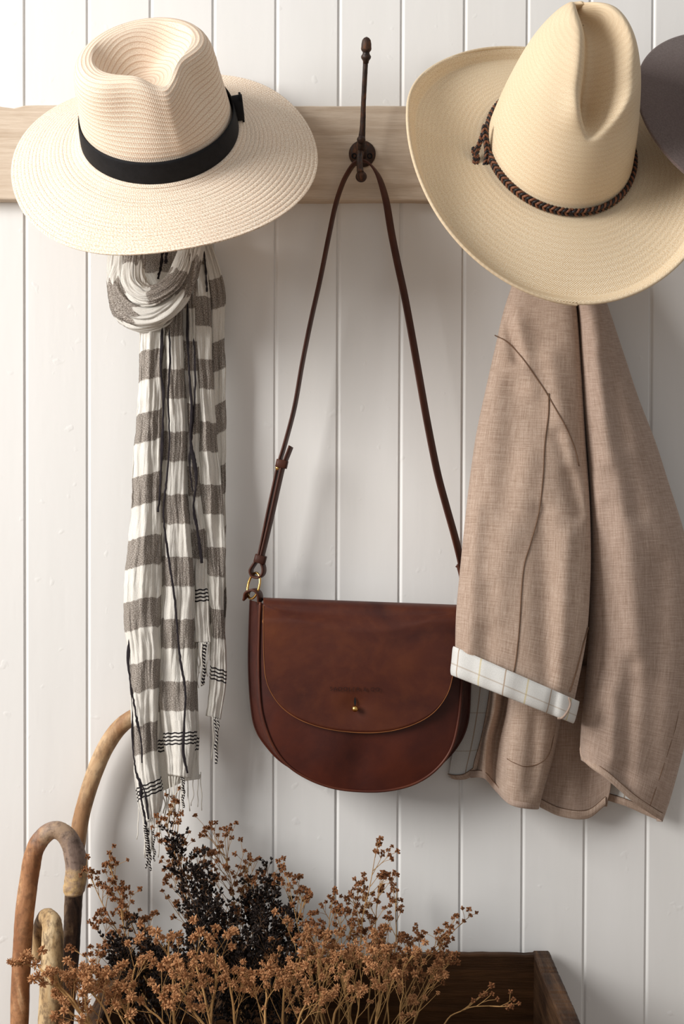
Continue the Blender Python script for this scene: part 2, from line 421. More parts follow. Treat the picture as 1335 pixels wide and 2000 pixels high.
# ------------------------------------------------------------------ iron coat hook
def hook():
    t = thing('coat_hook', 'rusty black iron coat hook with an acorn tip on the timber rail', 'hook', P(707, 300, .022))
    k = (D - .05) / FPX
    o = P(707, 301, .022)
    pm = MB(); pm.add(*lathe_geo([(26 * k, 0), (26.5 * k, .0015), (25 * k, .003), (20 * k, .0042), (8 * k, .006)], o, (0, -1, 0), 40)); pm.build('back_plate', M['iron'], t)
    for sx in (691, 722):
        s = MB(); s.add(*lathe_geo([(5.5 * k, 0), (5.5 * k, .0022), (4.2 * k, .0026), (3.2 * k, .0005)], P(sx, 305, .0258), (0, -1, 0), 14)); s.build('screw', M['black'], t)
    pts, r = ppath([(706, 305, .026, 9), (706, 290, .040, 8), (706, 272, .047, 7), (708, 245, .051, 5.6), (709.5, 200, .056, 4.9), (712, 150, .064, 4.9), (714, 112, .070, 5.2)], 60)
    tube('upper_arm', pts, r, M['iron'], t, 14, rn=lambda i, k_: 1 + .08 * nz(i * .4, k_))
    a = P(714, 124, .070); ax = (P(715.5, 72, .078) - a); L = ax.length
    m = MB(); m.add(*lathe_geo([(5.2 * k, 0), (6 * k, L * .1), (9.4 * k, L * .2), (9.8 * k, L * .27), (7 * k, L * .36), (6.6 * k, L * .42), (9.6 * k, L * .5), (10.2 * k, L * .56), (9.8 * k, L * .62), (9.6 * k, L * .74), (8.2 * k, L * .88), (5 * k, L * .96), (1.2 * k, L)], a, ax, 22))
    m.build('acorn_finial', M['iron'], t)
    pts, r = ppath([(706, 292, .030, 7.5), (703, 302, .046, 6.5), (702, 318, .056, 6), (703, 333, .061, 6.5), (704, 338, .063, 7)], 30)
    tube('lower_arm', pts, r, M['iron'], t, 14)
    m = MB(); kp = P(705, 345, .060)
    m.add(*lathe_geo([(11 * k * sin(q), -11 * k * cos(q)) for q in [.15 + i * (pi - .3) / 10 for i in range(11)]], kp, (0, -1, -.2), 20)); m.build('knob', M['iron'], t)
    m = MB(); kp = P(705, 273, .052)
    m.add(*lathe_geo([(8.5 * k * sin(q), -8.5 * k * cos(q)) for q in [.15 + i * (pi - .3) / 8 for i in range(9)]], kp, (0, -1, .1), 16)); m.build('collar', M['iron'], t)
hook()

# ------------------------------------------------------------------ hats
class Frame:
    def __init__(s, o, elev, roll, twist):
        e = radians(elev)
        Z = Vector((0, -cos(e), sin(e))); F = Vector((0, -sin(e), -cos(e))); X = Vector((1, 0, 0))
        R = Matrix.Rotation(radians(roll), 3, 'Y'); T = Matrix.Rotation(radians(twist), 3, R @ Z)
        s.o = o; s.Z = R @ Z; s.F = T @ (R @ F); s.X = T @ (R @ X)
    def __call__(s, x, f, z): return s.o + s.X * x + s.F * f + s.Z * z
def surf(fr, fn, nu, nv, a0=-pi, a1=pi, closed=True, row=None, amp=0, flip=False):
    """fn(angle, s)->(x,f,z); uv=(angle*R, arc length); corrugate along the surface normal with period row"""
    pts = []
    for j in range(nv):
        s = j / (nv - 1)
        pts.append([fr(*fn(a0 + (a1 - a0) * i / (nu if closed else nu - 1), s)) for i in range(nu)])
    L = [[0.0] * nu]
    for j in range(1, nv): L.append([L[-1][i] + (pts[j][i] - pts[j - 1][i]).length for i in range(nu)])
    tot = [sum(L[j]) / nu for j in range(nv)]
    out = []; uv = []
    for j in range(nv):
        for i in range(nu):
            p = pts[j][i]
            if row:
                i2 = (i + 1) % nu if closed else min(i + 1, nu - 1); i0 = (i - 1) % nu if closed else max(i - 1, 0)
                du = pts[j][i2] - pts[j][i0]; dv = pts[min(j + 1, nv - 1)][i] - pts[max(j - 1, 0)][i]
                n = du.cross(dv)
                if n.length > 1e-12:
                    n.normalize()
                    if flip: n = -n
                    ph = (tot[j] / row) % 1.0
                    p = p + n * (amp * (sin(pi * ph) ** .7))
            out.append(p); uv.append(((a0 + (a1 - a0) * i / nu) * .12, tot[j]))
    return out, grid_faces(nv, nu, closed), uv
def adiff(a, b): return (a - b + pi) % (2 * pi) - pi

def hat_fedora():
    O = P(313, 268, .158)
    fr = Frame(O, 40, -4.5, 22)
    t = thing('sun_hat', 'pale braided straw fedora with a wide brim and black ribbon band', 'hat', O)
    RX, RF = .0905, .094; H = .118
    def prof(s):   # base to rim to centre, s in 0..1 -> (rho, z/H)
        return spline([(1, 0), (.975, .18), (.945, .38), (.915, .58), (.895, .76), (.86, .89), (.785, .98), (.67, 1.0), (.5, .985), (.34, .97), (.17, .96), (.0, .955)], 241)
    PR = prof(0)
    def crown(a, s):
        x_ = s * 240; j = int(min(x_, 239.999)); q = x_ - j
        rho = PR[j][0] * (1 - q) + PR[j + 1][0] * q; z = PR[j][1] * (1 - q) + PR[j + 1][1] * q
        rho = max(rho, 0.004)
        hi = sm(.25, .85, z)
        # pinches either side of the front ridge
        for ac, am in ((-.62, .15), (.58, .20)):
            rho *= 1 - am * exp(-((adiff(a, ac)) / .42) ** 2) * hi * sm(.15, .6, rho)
        # front ridge stays proud, narrow crest
        rho *= 1 + .03 * exp(-(adiff(a, .0) / .09) ** 2) * sm(.1, .6, z) * sm(.2, .6, rho)
        x = RX * rho * sin(a) - .004 * z; f = RF * rho * cos(a) - .003 * z; zz = z * H
        # crown leans: lower toward the front, higher at the back and left
        zz += hi * (.009 * cos(a) * rho + .006 * sin(a) * rho - .002)
        zz -= .013 * hi * exp(-(adiff(a, 0) / .30) ** 2) * sm(.1, .6, rho)
        # teardrop dent
        q2 = (f / RF + .62) / 1.30; q2 = max(0.0, min(1.0, q2))
        wd = RX * .66 * (sin(pi * min(1, q2 * .62 + .16)) ** .8) * (1 - q2 ** 3) + .002
        dd = max(0.0, 1 - (x / wd) ** 2) if q2 > 0 else 0
        zz -= .036 * (dd ** .8) * sm(0, .3, q2) * sm(1.02, .72, q2) * sm(.62, .95, z) if rho < .82 else 0
        return x, f, zz
    def crown_s(a, s):   # light smoothing of the dent by sampling
        p = [crown(a, max(0, min(1, s + k))) for k in (-.012, 0, .012)]; q = [crown(a + k, s) for k in (-.03, .03)]
        return tuple((sum(c[i] for c in p) + sum(c[i] for c in q)) / 5 for i in range(3))
    v, f, uv = surf(fr, crown_s, 220, 210, row=.0052, amp=.0006, flip=True)
    c = mesh_obj('crown', v, f, M['braid'], t, uv); md = c.modifiers.new('t', 'SOLIDIFY'); md.thickness = .0018; md.offset = -1
    def brim(a, s):
        R = .0885 * (1 + .02 * sin(2 * a + .6))
        w_ = s * R
        x = (RX + w_) * sin(a); ff = (RF + w_ * 1.02) * cos(a)
        drop = -.034 * (s ** 1.25) * (1 + .16 * cos(a - 2.6)) + .006 * s * max(0, cos(a))
        drop += .006 * s * s * cos(3 * a + .4) + .004 * s * nz(a * 1.2, 4)
        drop += .008 * exp(-(s / .08) ** 2) * .6
        return x, ff, drop - .001
    v, f, uv = surf(fr, brim, 260, 150, row=.0052, amp=.0008, flip=True)
    b = mesh_obj('brim', v, f, M['braid'], t, uv); md = b.modifiers.new('t', 'SOLIDIFY'); md.thickness = .0022; md.offset = -1
    def band(a, s):
        z = .004 + s * .030; rho = 1 - z / H * .115 + .022 + .006 * sin(pi * s)
        return RX * rho * sin(a), RF * rho * cos(a), z
    v, f, uv = surf(fr, band, 160, 8)
    bd = mesh_obj('ribbon_band', v, f, M['black'], t, uv); md = bd.modifiers.new('t', 'SOLIDIFY'); md.thickness = .0012
    # small flat bow on the right
    ab = 1.36
    m = MB()
    for dz, hh in ((.019, .020),):
        pts = []
        for i in range(21):
            q = 2 * pi * i / 20
            a = ab + .075 * cos(q) * 1.2; z = dz - .002 + hh * .8 * sin(q)
            rr = 1.025 + .02 * (1 + cos(q))
            pts.append(fr(RX * rr * sin(a), RF * rr * cos(a), z + .004))
        m.add(*ribbon_geo(pts, .012, .0014, lambda u: fr.X * sin(ab) + fr.F * cos(ab)))
    pts = [fr(RX * 1.09 * sin(ab + q), RF * 1.09 * cos(ab + q), .004 + z) for q, z in ((.0, .0), (.01, .012), (0, .024), (-.01, .034))]
    m.add(*ribbon_geo(pts, .012, .0025, lambda u: fr.X * cos(ab) - fr.F * sin(ab)))
    m.build('bow', M['black'], bd)
hat_fedora()

def braid_geo(path, wid, hgt, rad, period, nstr, mbs, side, up):
    """interlaced strands along path (Vectors); side(i), up(i) unit vectors"""
    n = len(path); L = [0.0]
    for i in range(1, n): L.append(L[-1] + (path[i] - path[i - 1]).length)
    for s in range(nstr):
        pts = []
        for i in range(n):
            ph = 2 * pi * (L[i] / period + s / nstr)
            pts.append(path[i] + side(i) * wid * sin(ph) + up(i) * hgt * sin(2 * ph))
        v, f, uv = tube_geo(pts, rad, 6); mbs[s % len(mbs)].add(v, f, uv)

def hat_western():
    O = P(1091, 296, .172)
    fr = Frame(O, 34, 12, 12)
    t = thing('cowboy_hat', 'tall cream woven straw western hat with deep crown crease and braided band', 'hat', O)
    RX, RF = .086, .101; H = .172
    PR = spline([(1, 0), (.965, .14), (.915, .30), (.85, .46), (.77, .62), (.67, .76), (.54, .88), (.38, .96), (.2, .995), (.0, 1.0)], 241)
    def crown0(a, s):
        x_ = s * 240; j = int(min(x_, 239.999)); q = x_ - j
        rho = max(PR[j][0] * (1 - q) + PR[j + 1][0] * q, .003); z = PR[j][1] * (1 - q) + PR[j + 1][1] * q
        x = RX * rho * sin(a); f = RF * rho * cos(a) - .018 * z ; zz = z * H
        # crease running from the back of the crest down the front
        cx = x - .004 + .016 * sm(.1, -.6, f / RF)
        along = f / RF                      # 1 front .. -1 back
        v = sm(.50, .70, z)                 # opens from half way up the front
        wd = .006 + .021 * sm(.48, .80, z) * (1 - .72 * sm(.15, -.55, f / RF))
        if cx > 0: g = exp(-(cx / (wd * 1.0)) ** 2)
        else: g = exp(-(cx / (wd * .62)) ** 2)
        win = v * sm(-.75, -.45, along)
        am = .056 * g * win
        # shoulders either side of the crease stand proud
        bul = .010 * win * (exp(-((cx - .036) / .018) ** 2) + .9 * exp(-((cx + .022) / .012) ** 2)) + .010 * exp(-((cx + .010) / .012) ** 2 - ((along + .50) / .18) ** 2)
        dx, df, dz = 0, -.70, -.71
        return x + dx * am, f + df * am + .5 * bul, zz + dz * am + .8 * bul
    def crown(a, s):
        p = [crown0(a, max(0, min(1, s + k))) for k in (-.01, 0, .01)]
        return tuple(sum(c[i] for c in p) / 3 for i in range(3))
    v, f, uv = surf(fr, crown, 240, 200)
    c = mesh_obj('crown', v, f, M['fine'], t, uv); md = c.modifiers.new('t', 'SOLIDIFY'); md.thickness = .0018; md.offset = -1
    def brim(a, s):
        si, co_ = sin(a), cos(a)
        wd = .097 + .017 * max(0, co_) - .022 * max(0, -co_) + .013 * max(0, -si) ** 1.5
        x = (RX + wd * s * (1 - .10 * s * abs(si))) * si; ff = (RF + wd * s) * co_
        z = -.028 * s * max(0, co_) ** 1 * (s ** .4) - .012 * s * max(0, -co_)
        z += .034 * (s ** 2.2) * abs(si) ** 1.6 * (1.0 if si < 0 else 1.15) * (1 - .9 * max(0, -co_))
        z += .012 * sm(.86, 1.0, s)           # rolled edge
        z += .003 * s * nz(a * 1.5, 9)
        return x, ff, z
    v, f, uv = surf(fr, brim, 260, 90)
    b = mesh_obj('brim', v, f, M['fine'], t, uv); md = b.modifiers.new('t', 'SOLIDIFY'); md.thickness = .0024; md.offset = 0
    # rolled hem of the brim
    pts = [fr(*brim(2 * pi * i / 200, 1.0)) for i in range(201)]
    tube('brim_edge', pts, .0019, M['fine'], b, 8, cap=False)
    # braided cord band
    n = 520; path = []; ang = [2 * pi * i / (n - 1) for i in range(n)]
    def bp(a, z=.007, k=1.015): return fr(RX * k * sin(a), RF * k * cos(a) , z)
    path = [bp(a) for a in ang]
    out = [(path[i] - fr(0, 0, .008)).normalized() for i in range(n)]
    mb = [MB(), MB()]
    braid_geo(path, .0036, .0016, .0016, .017, 4, mb, lambda i: fr.Z, lambda i: out[i])
    hb = mb[0].build('braided_band', M['cord_black'], t); mb[1].build('cord_strand', M['cord_rust'], hb)
    # tied loop on the left side
    a0 = -1.42
    mb = [MB(), MB()]
    c0 = fr(RX * 1.10 * sin(a0), RF * 1.10 * cos(a0), .012); U = (fr.F * -sin(a0) + fr.X * cos(a0)); oN = (fr.X * sin(a0) + fr.F * cos(a0))
    up_img = Vector((.10, -.15, 1)).normalized()
    loop = []
    for i in range(90):
        q = 2 * pi * i / 89
        loop.append(c0 + up_img * (.024 * cos(q) + .002) + Vector((1, 0, 0)) * (.0048 * sin(q) - .001) + oN * .003 * sin(2 * q))
    braid_geo(loop, .0022, .0012, .0014, .014, 4, mb, lambda i: oN, lambda i: fr.Z)
    tail = [c0 + up_img * (-.028 + .030 * i / 29) + oN * (.004 + .002 * sin(i * .3)) + Vector((-.004, 0, 0)) for i in range(30)]
    braid_geo(tail, .0022, .0012, .0014, .014, 4, mb, lambda i: Vector((1, 0, 0)), lambda i: oN)
    kn = mb[0].build('tied_loop', M['cord_black'], t); mb[1].build('loop_strand', M['cord_rust'], kn)
hat_western()

def hat_felt():
    O = P(1500, 228, .168)
    fr = Frame(O, 40, 14, 0)
    t = thing('felt_hat', 'dark taupe felt hat cut off by the right side of the picture', 'hat', O)
    RX, RF = .076, .092; H = .11
    PR = spline([(1, 0), (.96, .3), (.92, .6), (.84, .85), (.68, .98), (.45, .96), (.2, .90), (0, .88)], 121)
    def crown(a, s):
        x_ = s * 120; j = int(min(x_, 119.999)); q = x_ - j
        rho = max(PR[j][0] * (1 - q) + PR[j + 1][0] * q, .003); z = PR[j][1] * (1 - q) + PR[j + 1][1] * q
        for ac in (-.6, .6): rho *= 1 - .14 * exp(-(adiff(a, ac) / .4) ** 2) * sm(.3, .9, z)
        return RX * rho * sin(a), RF * rho * cos(a), z * H
    v, f, uv = surf(fr, crown, 120, 80); c = mesh_obj('crown', v, f, M['felt'], t, uv)
    def brim(a, s):
        wd = .083
        z = -.006 * s * cos(2 * a) + .004 * sin(a) * s
        return (RX + wd * s) * sin(a), (RF + wd * s) * cos(a), z
    v, f, uv = surf(fr, brim, 200, 30); b = mesh_obj('brim', v, f, M['felt'], t, uv)
    md = b.modifiers.new('t', 'SOLIDIFY'); md.thickness = .0035; md.offset = 0
    md = b.modifiers.new('b', 'BEVEL'); md.width = .001; md.segments = 2; md.angle_limit = 1
    def band(a, s):
        z = .002 + s * .022; rho = 1.0 - z * .35 + .02
        return RX * rho * sin(a), RF * rho * cos(a), z
    v, f, uv = surf(fr, band, 120, 6); mesh_obj('ribbon_band', v, f, M['black'], t, uv)
hat_felt()

# ------------------------------------------------------------------ leather bag
def poly_outline(pts, n): return [(q[0], q[1]) for q in spline(pts, n)]
def bag():
    t = thing('saddle_bag', 'brown leather saddle bag with a rounded flap hanging by a long strap', 'bag', P(700, 1360, .03))
    # body outlines in photo points: front panel, back panel
    fo = [(508, 1176), (506, 1230), (505, 1300), (508, 1370), (516, 1412), (533, 1456), (560, 1493), (600, 1520), (648, 1538), (700, 1545), (755, 1544), (808, 1531), (850, 1504), (880, 1464), (894, 1412), (900, 1350), (901, 1280), (899, 1220), (897, 1192)]
    bo = [(489, 1172), (487, 1230), (486, 1300), (490, 1372), (499, 1422), (521, 1458), (553, 1490), (596, 1512), (648, 1526), (700, 1531), (758, 1530), (812, 1519), (858, 1494), (893, 1456), (912, 1412), (917, 1350), (918, 1280), (916, 1220), (914, 1190)]
    N = 150
    F = poly_outline(fo, N); B = poly_outline(bo, N); DF, DB = .074, .020
    C = (702, 1270)
    def front_d(x, y, s):
        base = DF + .010 * (1 - s ** 3)
        base += .003 * exp(-((x - 640) / 40) ** 2 - ((y - 1480) / 60) ** 2) - .003 * exp(-((x - 700) / 25) ** 2 - ((y - 1490) / 50) ** 2) + .002 * exp(-((x - 790) / 40) ** 2 - ((y - 1480) / 50) ** 2)
        return base
    # front panel: fan grid scaled about the centre
    rows = []
    for j in range(40):
        s = j / 39.0
        rows.append([(C[0] + (x - C[0]) * s, C[1] + (y - C[1]) * s, front_d(C[0] + (x - C[0]) * s, C[1] + (y - C[1]) * s, s)) for x, y in F])
    wg = px_to_world(rows)
    mesh_obj('front_panel', [q for r in wg for q in r], grid_faces(40, N) , M['leather_body'], t, grid_uv(wg))
    # gusset
    rows = []
    for j in range(14):
        q = j / 13.0; bl = 1 + .0 * q
        r = []
        for i in range(N):
            x = F[i][0] * (1 - q) + B[i][0] * q; y = F[i][1] * (1 - q) + B[i][1] * q
            cx, cy = x - 702, y - 1300; L = math.hypot(cx, cy); ins = -5.0 * sin(pi * q) * (1 + .6 * nz(i * .07, q * 2)) + 1.5 * sin(2 * pi * q)
            r.append((x + cx / L * ins, y + cy / L * ins * .6, DF * (1 - q) + DB * q))
        rows.append(r)
    wg = px_to_world(rows); mesh_obj('gusset', [q for r in wg for q in r], grid_faces(14, N), M['leather_body'], t, grid_uv(wg))
    rows = []
    for j in range(6):
        s = j / 5.0; rows.append([(702 + (x - 702) * s, 1270 + (y - 1270) * s, DB) for x, y in B])
    wg = px_to_world(rows); mesh_obj('back_panel', [q for r in wg for q in r], grid_faces(6, N), M['leather_body'], t)
    # seam beads
    pts = [P(x, y, DF + .001) for x, y in F]; tube('front_piping', pts, .0017, M['leather'], t, 8)
    pts = [P(x, y, DB) for x, y in B]; tube('back_piping', pts, .0015, M['leather_body'], t, 8)
    # flap: rolls over the top from the back, then lies on the front
    fb = [(514, 1182), (514, 1230), (515, 1285), (519, 1325), (531, 1356), (554, 1385), (590, 1408), (640, 1424), (700, 1431), (755, 1429), (805, 1416), (845, 1393), (872, 1358), (884, 1318), (889, 1270), (892, 1230), (893, 1196)]
    Q = poly_outline(fb, 121); C2 = (703, 1188)
    def fd(x, y):
        return DF + .0135 + .003 * exp(-((x - 690) / 130) ** 2 - ((y - 1300) / 80) ** 2) - .0035 * exp(-((x - 693) / 22) ** 2 - ((y - 1380) / 22) ** 2) - .012 * sm(1215, 1182, y) - .005*sm(760,900,x)*sm(1250,1400,y)*0
    rows = []
    for j in range(9):                           # top roll
        q = j / 8.0; a = q * pi / 2; r = []
        for x, y in [(514 + (893 - 514) * i / 120.0, 1182 + 14 * i / 120.0) for i in range(121)]:
            r.append((x, y - 15 * sin(pi / 2 * (1 - abs(2 * q - 1.0) ** 2.2)) + (8 * (1 - q)) * .0, DB + (fd(x, y) - DB) * (1 - cos(a)) ** .6 if q else DB))
        rows.append(r)
    # front face (columns of the same 121 samples: straight lines from the top edge to the outline)
    top = rows[-1]; n2 = 40
    m = MB()
    wg = px_to_world(rows); 
    m.add([q for r in wg for q in r], grid_faces(9, 121), grid_uv(wg))
    rows2 = []
    for j in range(n2 + 1):
        s = j / n2; r = []
        for i in range(121):
            tx, ty = top[i][0], top[i][1]; bx, by = Q[i]
            # blend so that grid lines stay roughly vertical
            x = tx + (bx - tx) * sm(0, 1, s) * (1) ; y = ty + (by - ty) * s
            r.append((x, y, top[i][2] + (fd(x, y) - top[i][2]) * min(1, s * 6)))
        rows2.append(r)
    wg2 = px_to_world(rows2); m.add([q for r in wg2 for q in r], grid_faces(n2 + 1, 121), grid_uv(wg2))
    fl_ = m.build('flap', M['leather'], t, mats=[M['leather'], M['cut']])
    bm = bmesh.new(); bm.from_mesh(fl_.data); bmesh.ops.remove_doubles(bm, verts=bm.verts, dist=.00015); bm.to_mesh(fl_.data); bm.free()
    md = fl_.modifiers.new('t', 'SOLIDIFY'); md.thickness = .0020; md.offset = 1; md.material_offset_rim = 1
    pts = [P(x, y, fd(x, y)) for x, y in Q]; tube('cut_edge', pts, .0005, M['cut'], fl_, 6)
    # slot, stud
    def lens(cx, y0, y1, w_, d, name, m_, par):
        pts = []; n = 12
        for i in range(n + 1):
            q = i / n; pts.append((cx - w_ * sin(pi * q), y0 + (y1 - y0) * q))
        for i in range(1, n):
            q = 1 - i / n; pts.append((cx + w_ * sin(pi * q), y0 + (y1 - y0) * q))
        return mesh_obj(name, [P(x, y, d) for x, y in pts], [tuple(range(len(pts)))], m_, par)
    lens(693, 1361, 1380, 2.2, fd(693, 1370) + .0025, 'slot', M['black'], fl_)
    o = P(693, 1383, fd(693, 1383))
    m = MB(); m.add(*lathe_geo([(.0016, -.002), (.0014, .003), (.0018, .0035)] + [(.0040 * sin(q), .0068 - .0040 * cos(q)) for q in [.45 + i * (pi - .55) / 8 for i in range(9)]], o, (0, -1, .05), 20))
    m.build('brass_stud', M['brass'], t)
    # pressed lettering on the flap
    cu = bpy.data.curves.new('lettering', 'FONT'); cu.body = 'SADDLER & CO.'; cu.size = .0115; cu.extrude = .0002; cu.space_character = 1.35
    cu.align_x = 'CENTER'; cu.align_y = 'CENTER'; cu.offset = -.0001
    to = bpy.data.objects.new('tmp', cu); COL.objects.link(to)
    me = bpy.data.meshes.new_from_object(to.evaluated_get(bpy.context.evaluated_depsgraph_get())); bpy.data.objects.remove(to)
    wd = max(q.co.x for q in me.vertices) - min(q.co.x for q in me.vertices); k = 101 * (D - .09) / FPX / wd
    o0 = P(695, 1346, fd(695, 1346)); 
    for q in me.vertices:
        x, y, z = q.co.x * k, q.co.y * k, q.co.z
        q.co = (o0.x + x, o0.y - .0024 - z * .8 , o0.z + y - x * .012)
    me.materials.clear(); me.materials.append(m_plain('pressed_letter_leather', (.022, .006, .004), .6, .3))
    lo = bpy.data.objects.new('pressed_lettering', me); COL.objects.link(lo); lo.parent = fl_
    # ring lug and brass ring
    pts = ppath([(480, 1168, .045), (484, 1156, .050), (497, 1152, .055), (506, 1160, .055), (508, 1176, .052)], 20)
    m = MB(); m.add(*ribbon_geo(pts, .016, .003, lambda u: Vector((0.3, 1, 0)))); m.build('ring_lug', M['strap'], t)
    ring = []
    c = P(495, 1144, .050); ua = Vector((.25, 0, 1)).normalized(); va = Vector((.75, -.65, -.2)).normalized()
    for i in range(41):
        q = 2 * pi * i / 40; ring.append(c + ua * .0165 * cos(q) + va * .0095 * sin(q))
    tube('brass_ring', ring, .0016, M['brass'], t, 10, cap=False)
    # strap, left run
    st = thing_part = None
    sd = lambda u: Vector((.55, 1, .0))
    m = MB()
    loopL = ppath([(503, 1093, .050), (496, 1103, .050), (490, 1114, .049), (494, 1125, .049), (504, 1128, .051), (513, 1122, .053), (515, 1110, .053), (510, 1094, .052)], 30)
    m.add(*ribbon_geo(loopL, .012, .0026, lambda u: Vector((.35, 1, 0))))
    m.add(*ribbon_geo(ppath([(504, 1096, .050), (512, 1060, .050), (524, 1000, .050), (535, 950, .049), (545, 905, .048), (556, 868, .047), (575, 795, .045), (590, 710, .044), (606, 630, .043), (625, 545, .042), (642, 460, .041), (655, 400, .040), (668, 360, .040), (680, 336, .041), (692, 320, .042), (706, 314, .042), (720, 319, .042), (733, 334, .042), (743, 355, .042), (754, 395, .042), (764, 455, .043), (776, 515, .044), (789, 575, .045), (803, 650, .046), (818, 735, .047), (834, 825, .047), (853, 920, .048), (870, 985, .049), (886, 1042, .050), (897, 1085, .050), (903, 1115, .049), (907, 1150, .047), (908, 1192, .044)], 230),
                          lambda u: .0125, .0026, lambda u: Vector((.30 if u < .45 else .75 * sm(.5, .62, u) * (1 - .5 * sm(.9, 1, u)) + .25, 1, 0))))
    m.add(*ribbon_geo(ppath([(510, 1092, .055), (519, 1055, .055), (532, 1000, .054), (543, 950, .053), (552, 912, .052), (559, 895, .052), (568, 872, .051)], 50), .0115, .0026, lambda u: Vector((.45, 1, 0))))
    s_o = m.build('strap', M['strap'], t)
    # strap end, right
    m = MB(); m.add(*ribbon_geo(ppath([(893, 1102, .053), (899, 1110, .053), (906, 1145, .051), (908, 1190, .048)], 20), .013, .005, lambda u: Vector((.6, 1, 0)))); m.build('strap_end', M['strap'], t)
    for (x, y, d_, tx) in ((508, 1092, .052, .25), (550, 906, .050, .22)):
        c = P(x, y, d_); ax = Vector((tx, 0, 1)).normalized(); m = MB(); pts = []
        X = ax.cross(Vector((0, -1, 0))).normalized(); Y = Vector((0, -1, 0)); v = []
        prof = [(-.005, 1), (-.0045, 1.06), (.0045, 1.06), (.005, 1)]
        for h, s in prof:
            for k in range(20):
                a = 2 * pi * k / 20; ca, sa = cos(a), sin(a)
                ex = math.copysign(abs(ca) ** .5, ca) * .0072 * s; ey = math.copysign(abs(sa) ** .5, sa) * .0088 * s
                v.append(c + ax * h + X * ex + Y * ey)
        m.add(v, grid_faces(4, 20, True) + [tuple(range(20))[::-1], tuple(60 + k for k in range(20))]); kp = m.build('keeper', M['strap'], t)
    m = MB(); m.add(*lathe_geo([(.0026, 0), (.003, .001), (.0022, .0024), (.0005, .003)], P(542, 914, .054), (-.6, -1, 0), 14)); m.build('strap_stud', M['brass'], t)
bag()

# ------------------------------------------------------------------ linen coat
def ddisp(folds, n1=.0, sc=.01):
    ff = folds_fn(folds)
    return lambda x, y, u, v: ff(x, y) + n1 * nz(x * sc, y * sc * .35, 3.1)
def binding(pts, dx, dy, m, parent, k=1.0):
    n = 70; s = spline(pts, n); m_ = MB(); rows = []
    for q, o_ in ((0, .0002), (.12, .0016), (.85, .0018), (1, .0009)):
        rows.append([(x + dx * q * k, y + dy * q * k + 1.0, d + o_) for x, y, d in s])
    wg = px_to_world(rows); m_.add([q for r in wg for q in r], grid_faces(4, n), grid_uv(wg))
    o = m_.build('hem_binding', m, parent)
    tube('seam', [P(x + dx * k, y + dy * k + 1, d + .0009) for x, y, d in s], .0005, M['seam'], parent, 6)
    return o
def depth_at(g, px, py):
    best = 1e9; d = 0
    for r in g:
        for q in r:
            e = (q[0] - px) ** 2 + (q[1] - py) ** 2 - q[2] * 900
            if e < best: best = e; d = q[2]
    return d
def seam(g, pts, parent, n=60, r=.00075, m=None, off=.0006, name='seam'):
    s = spline(pts, n); w_ = []
    for x, y in s: w_.append([x, y, depth_at(g, x, y)])
    for _ in range(2):
        for i in range(1, n - 1): w_[i][2] = (w_[i - 1][2] + w_[i][2] + w_[i + 1][2]) / 3
    return tube(name, [P(x, y, d + off) for x, y, d in w_], r, m or M['seam'], parent, 6)
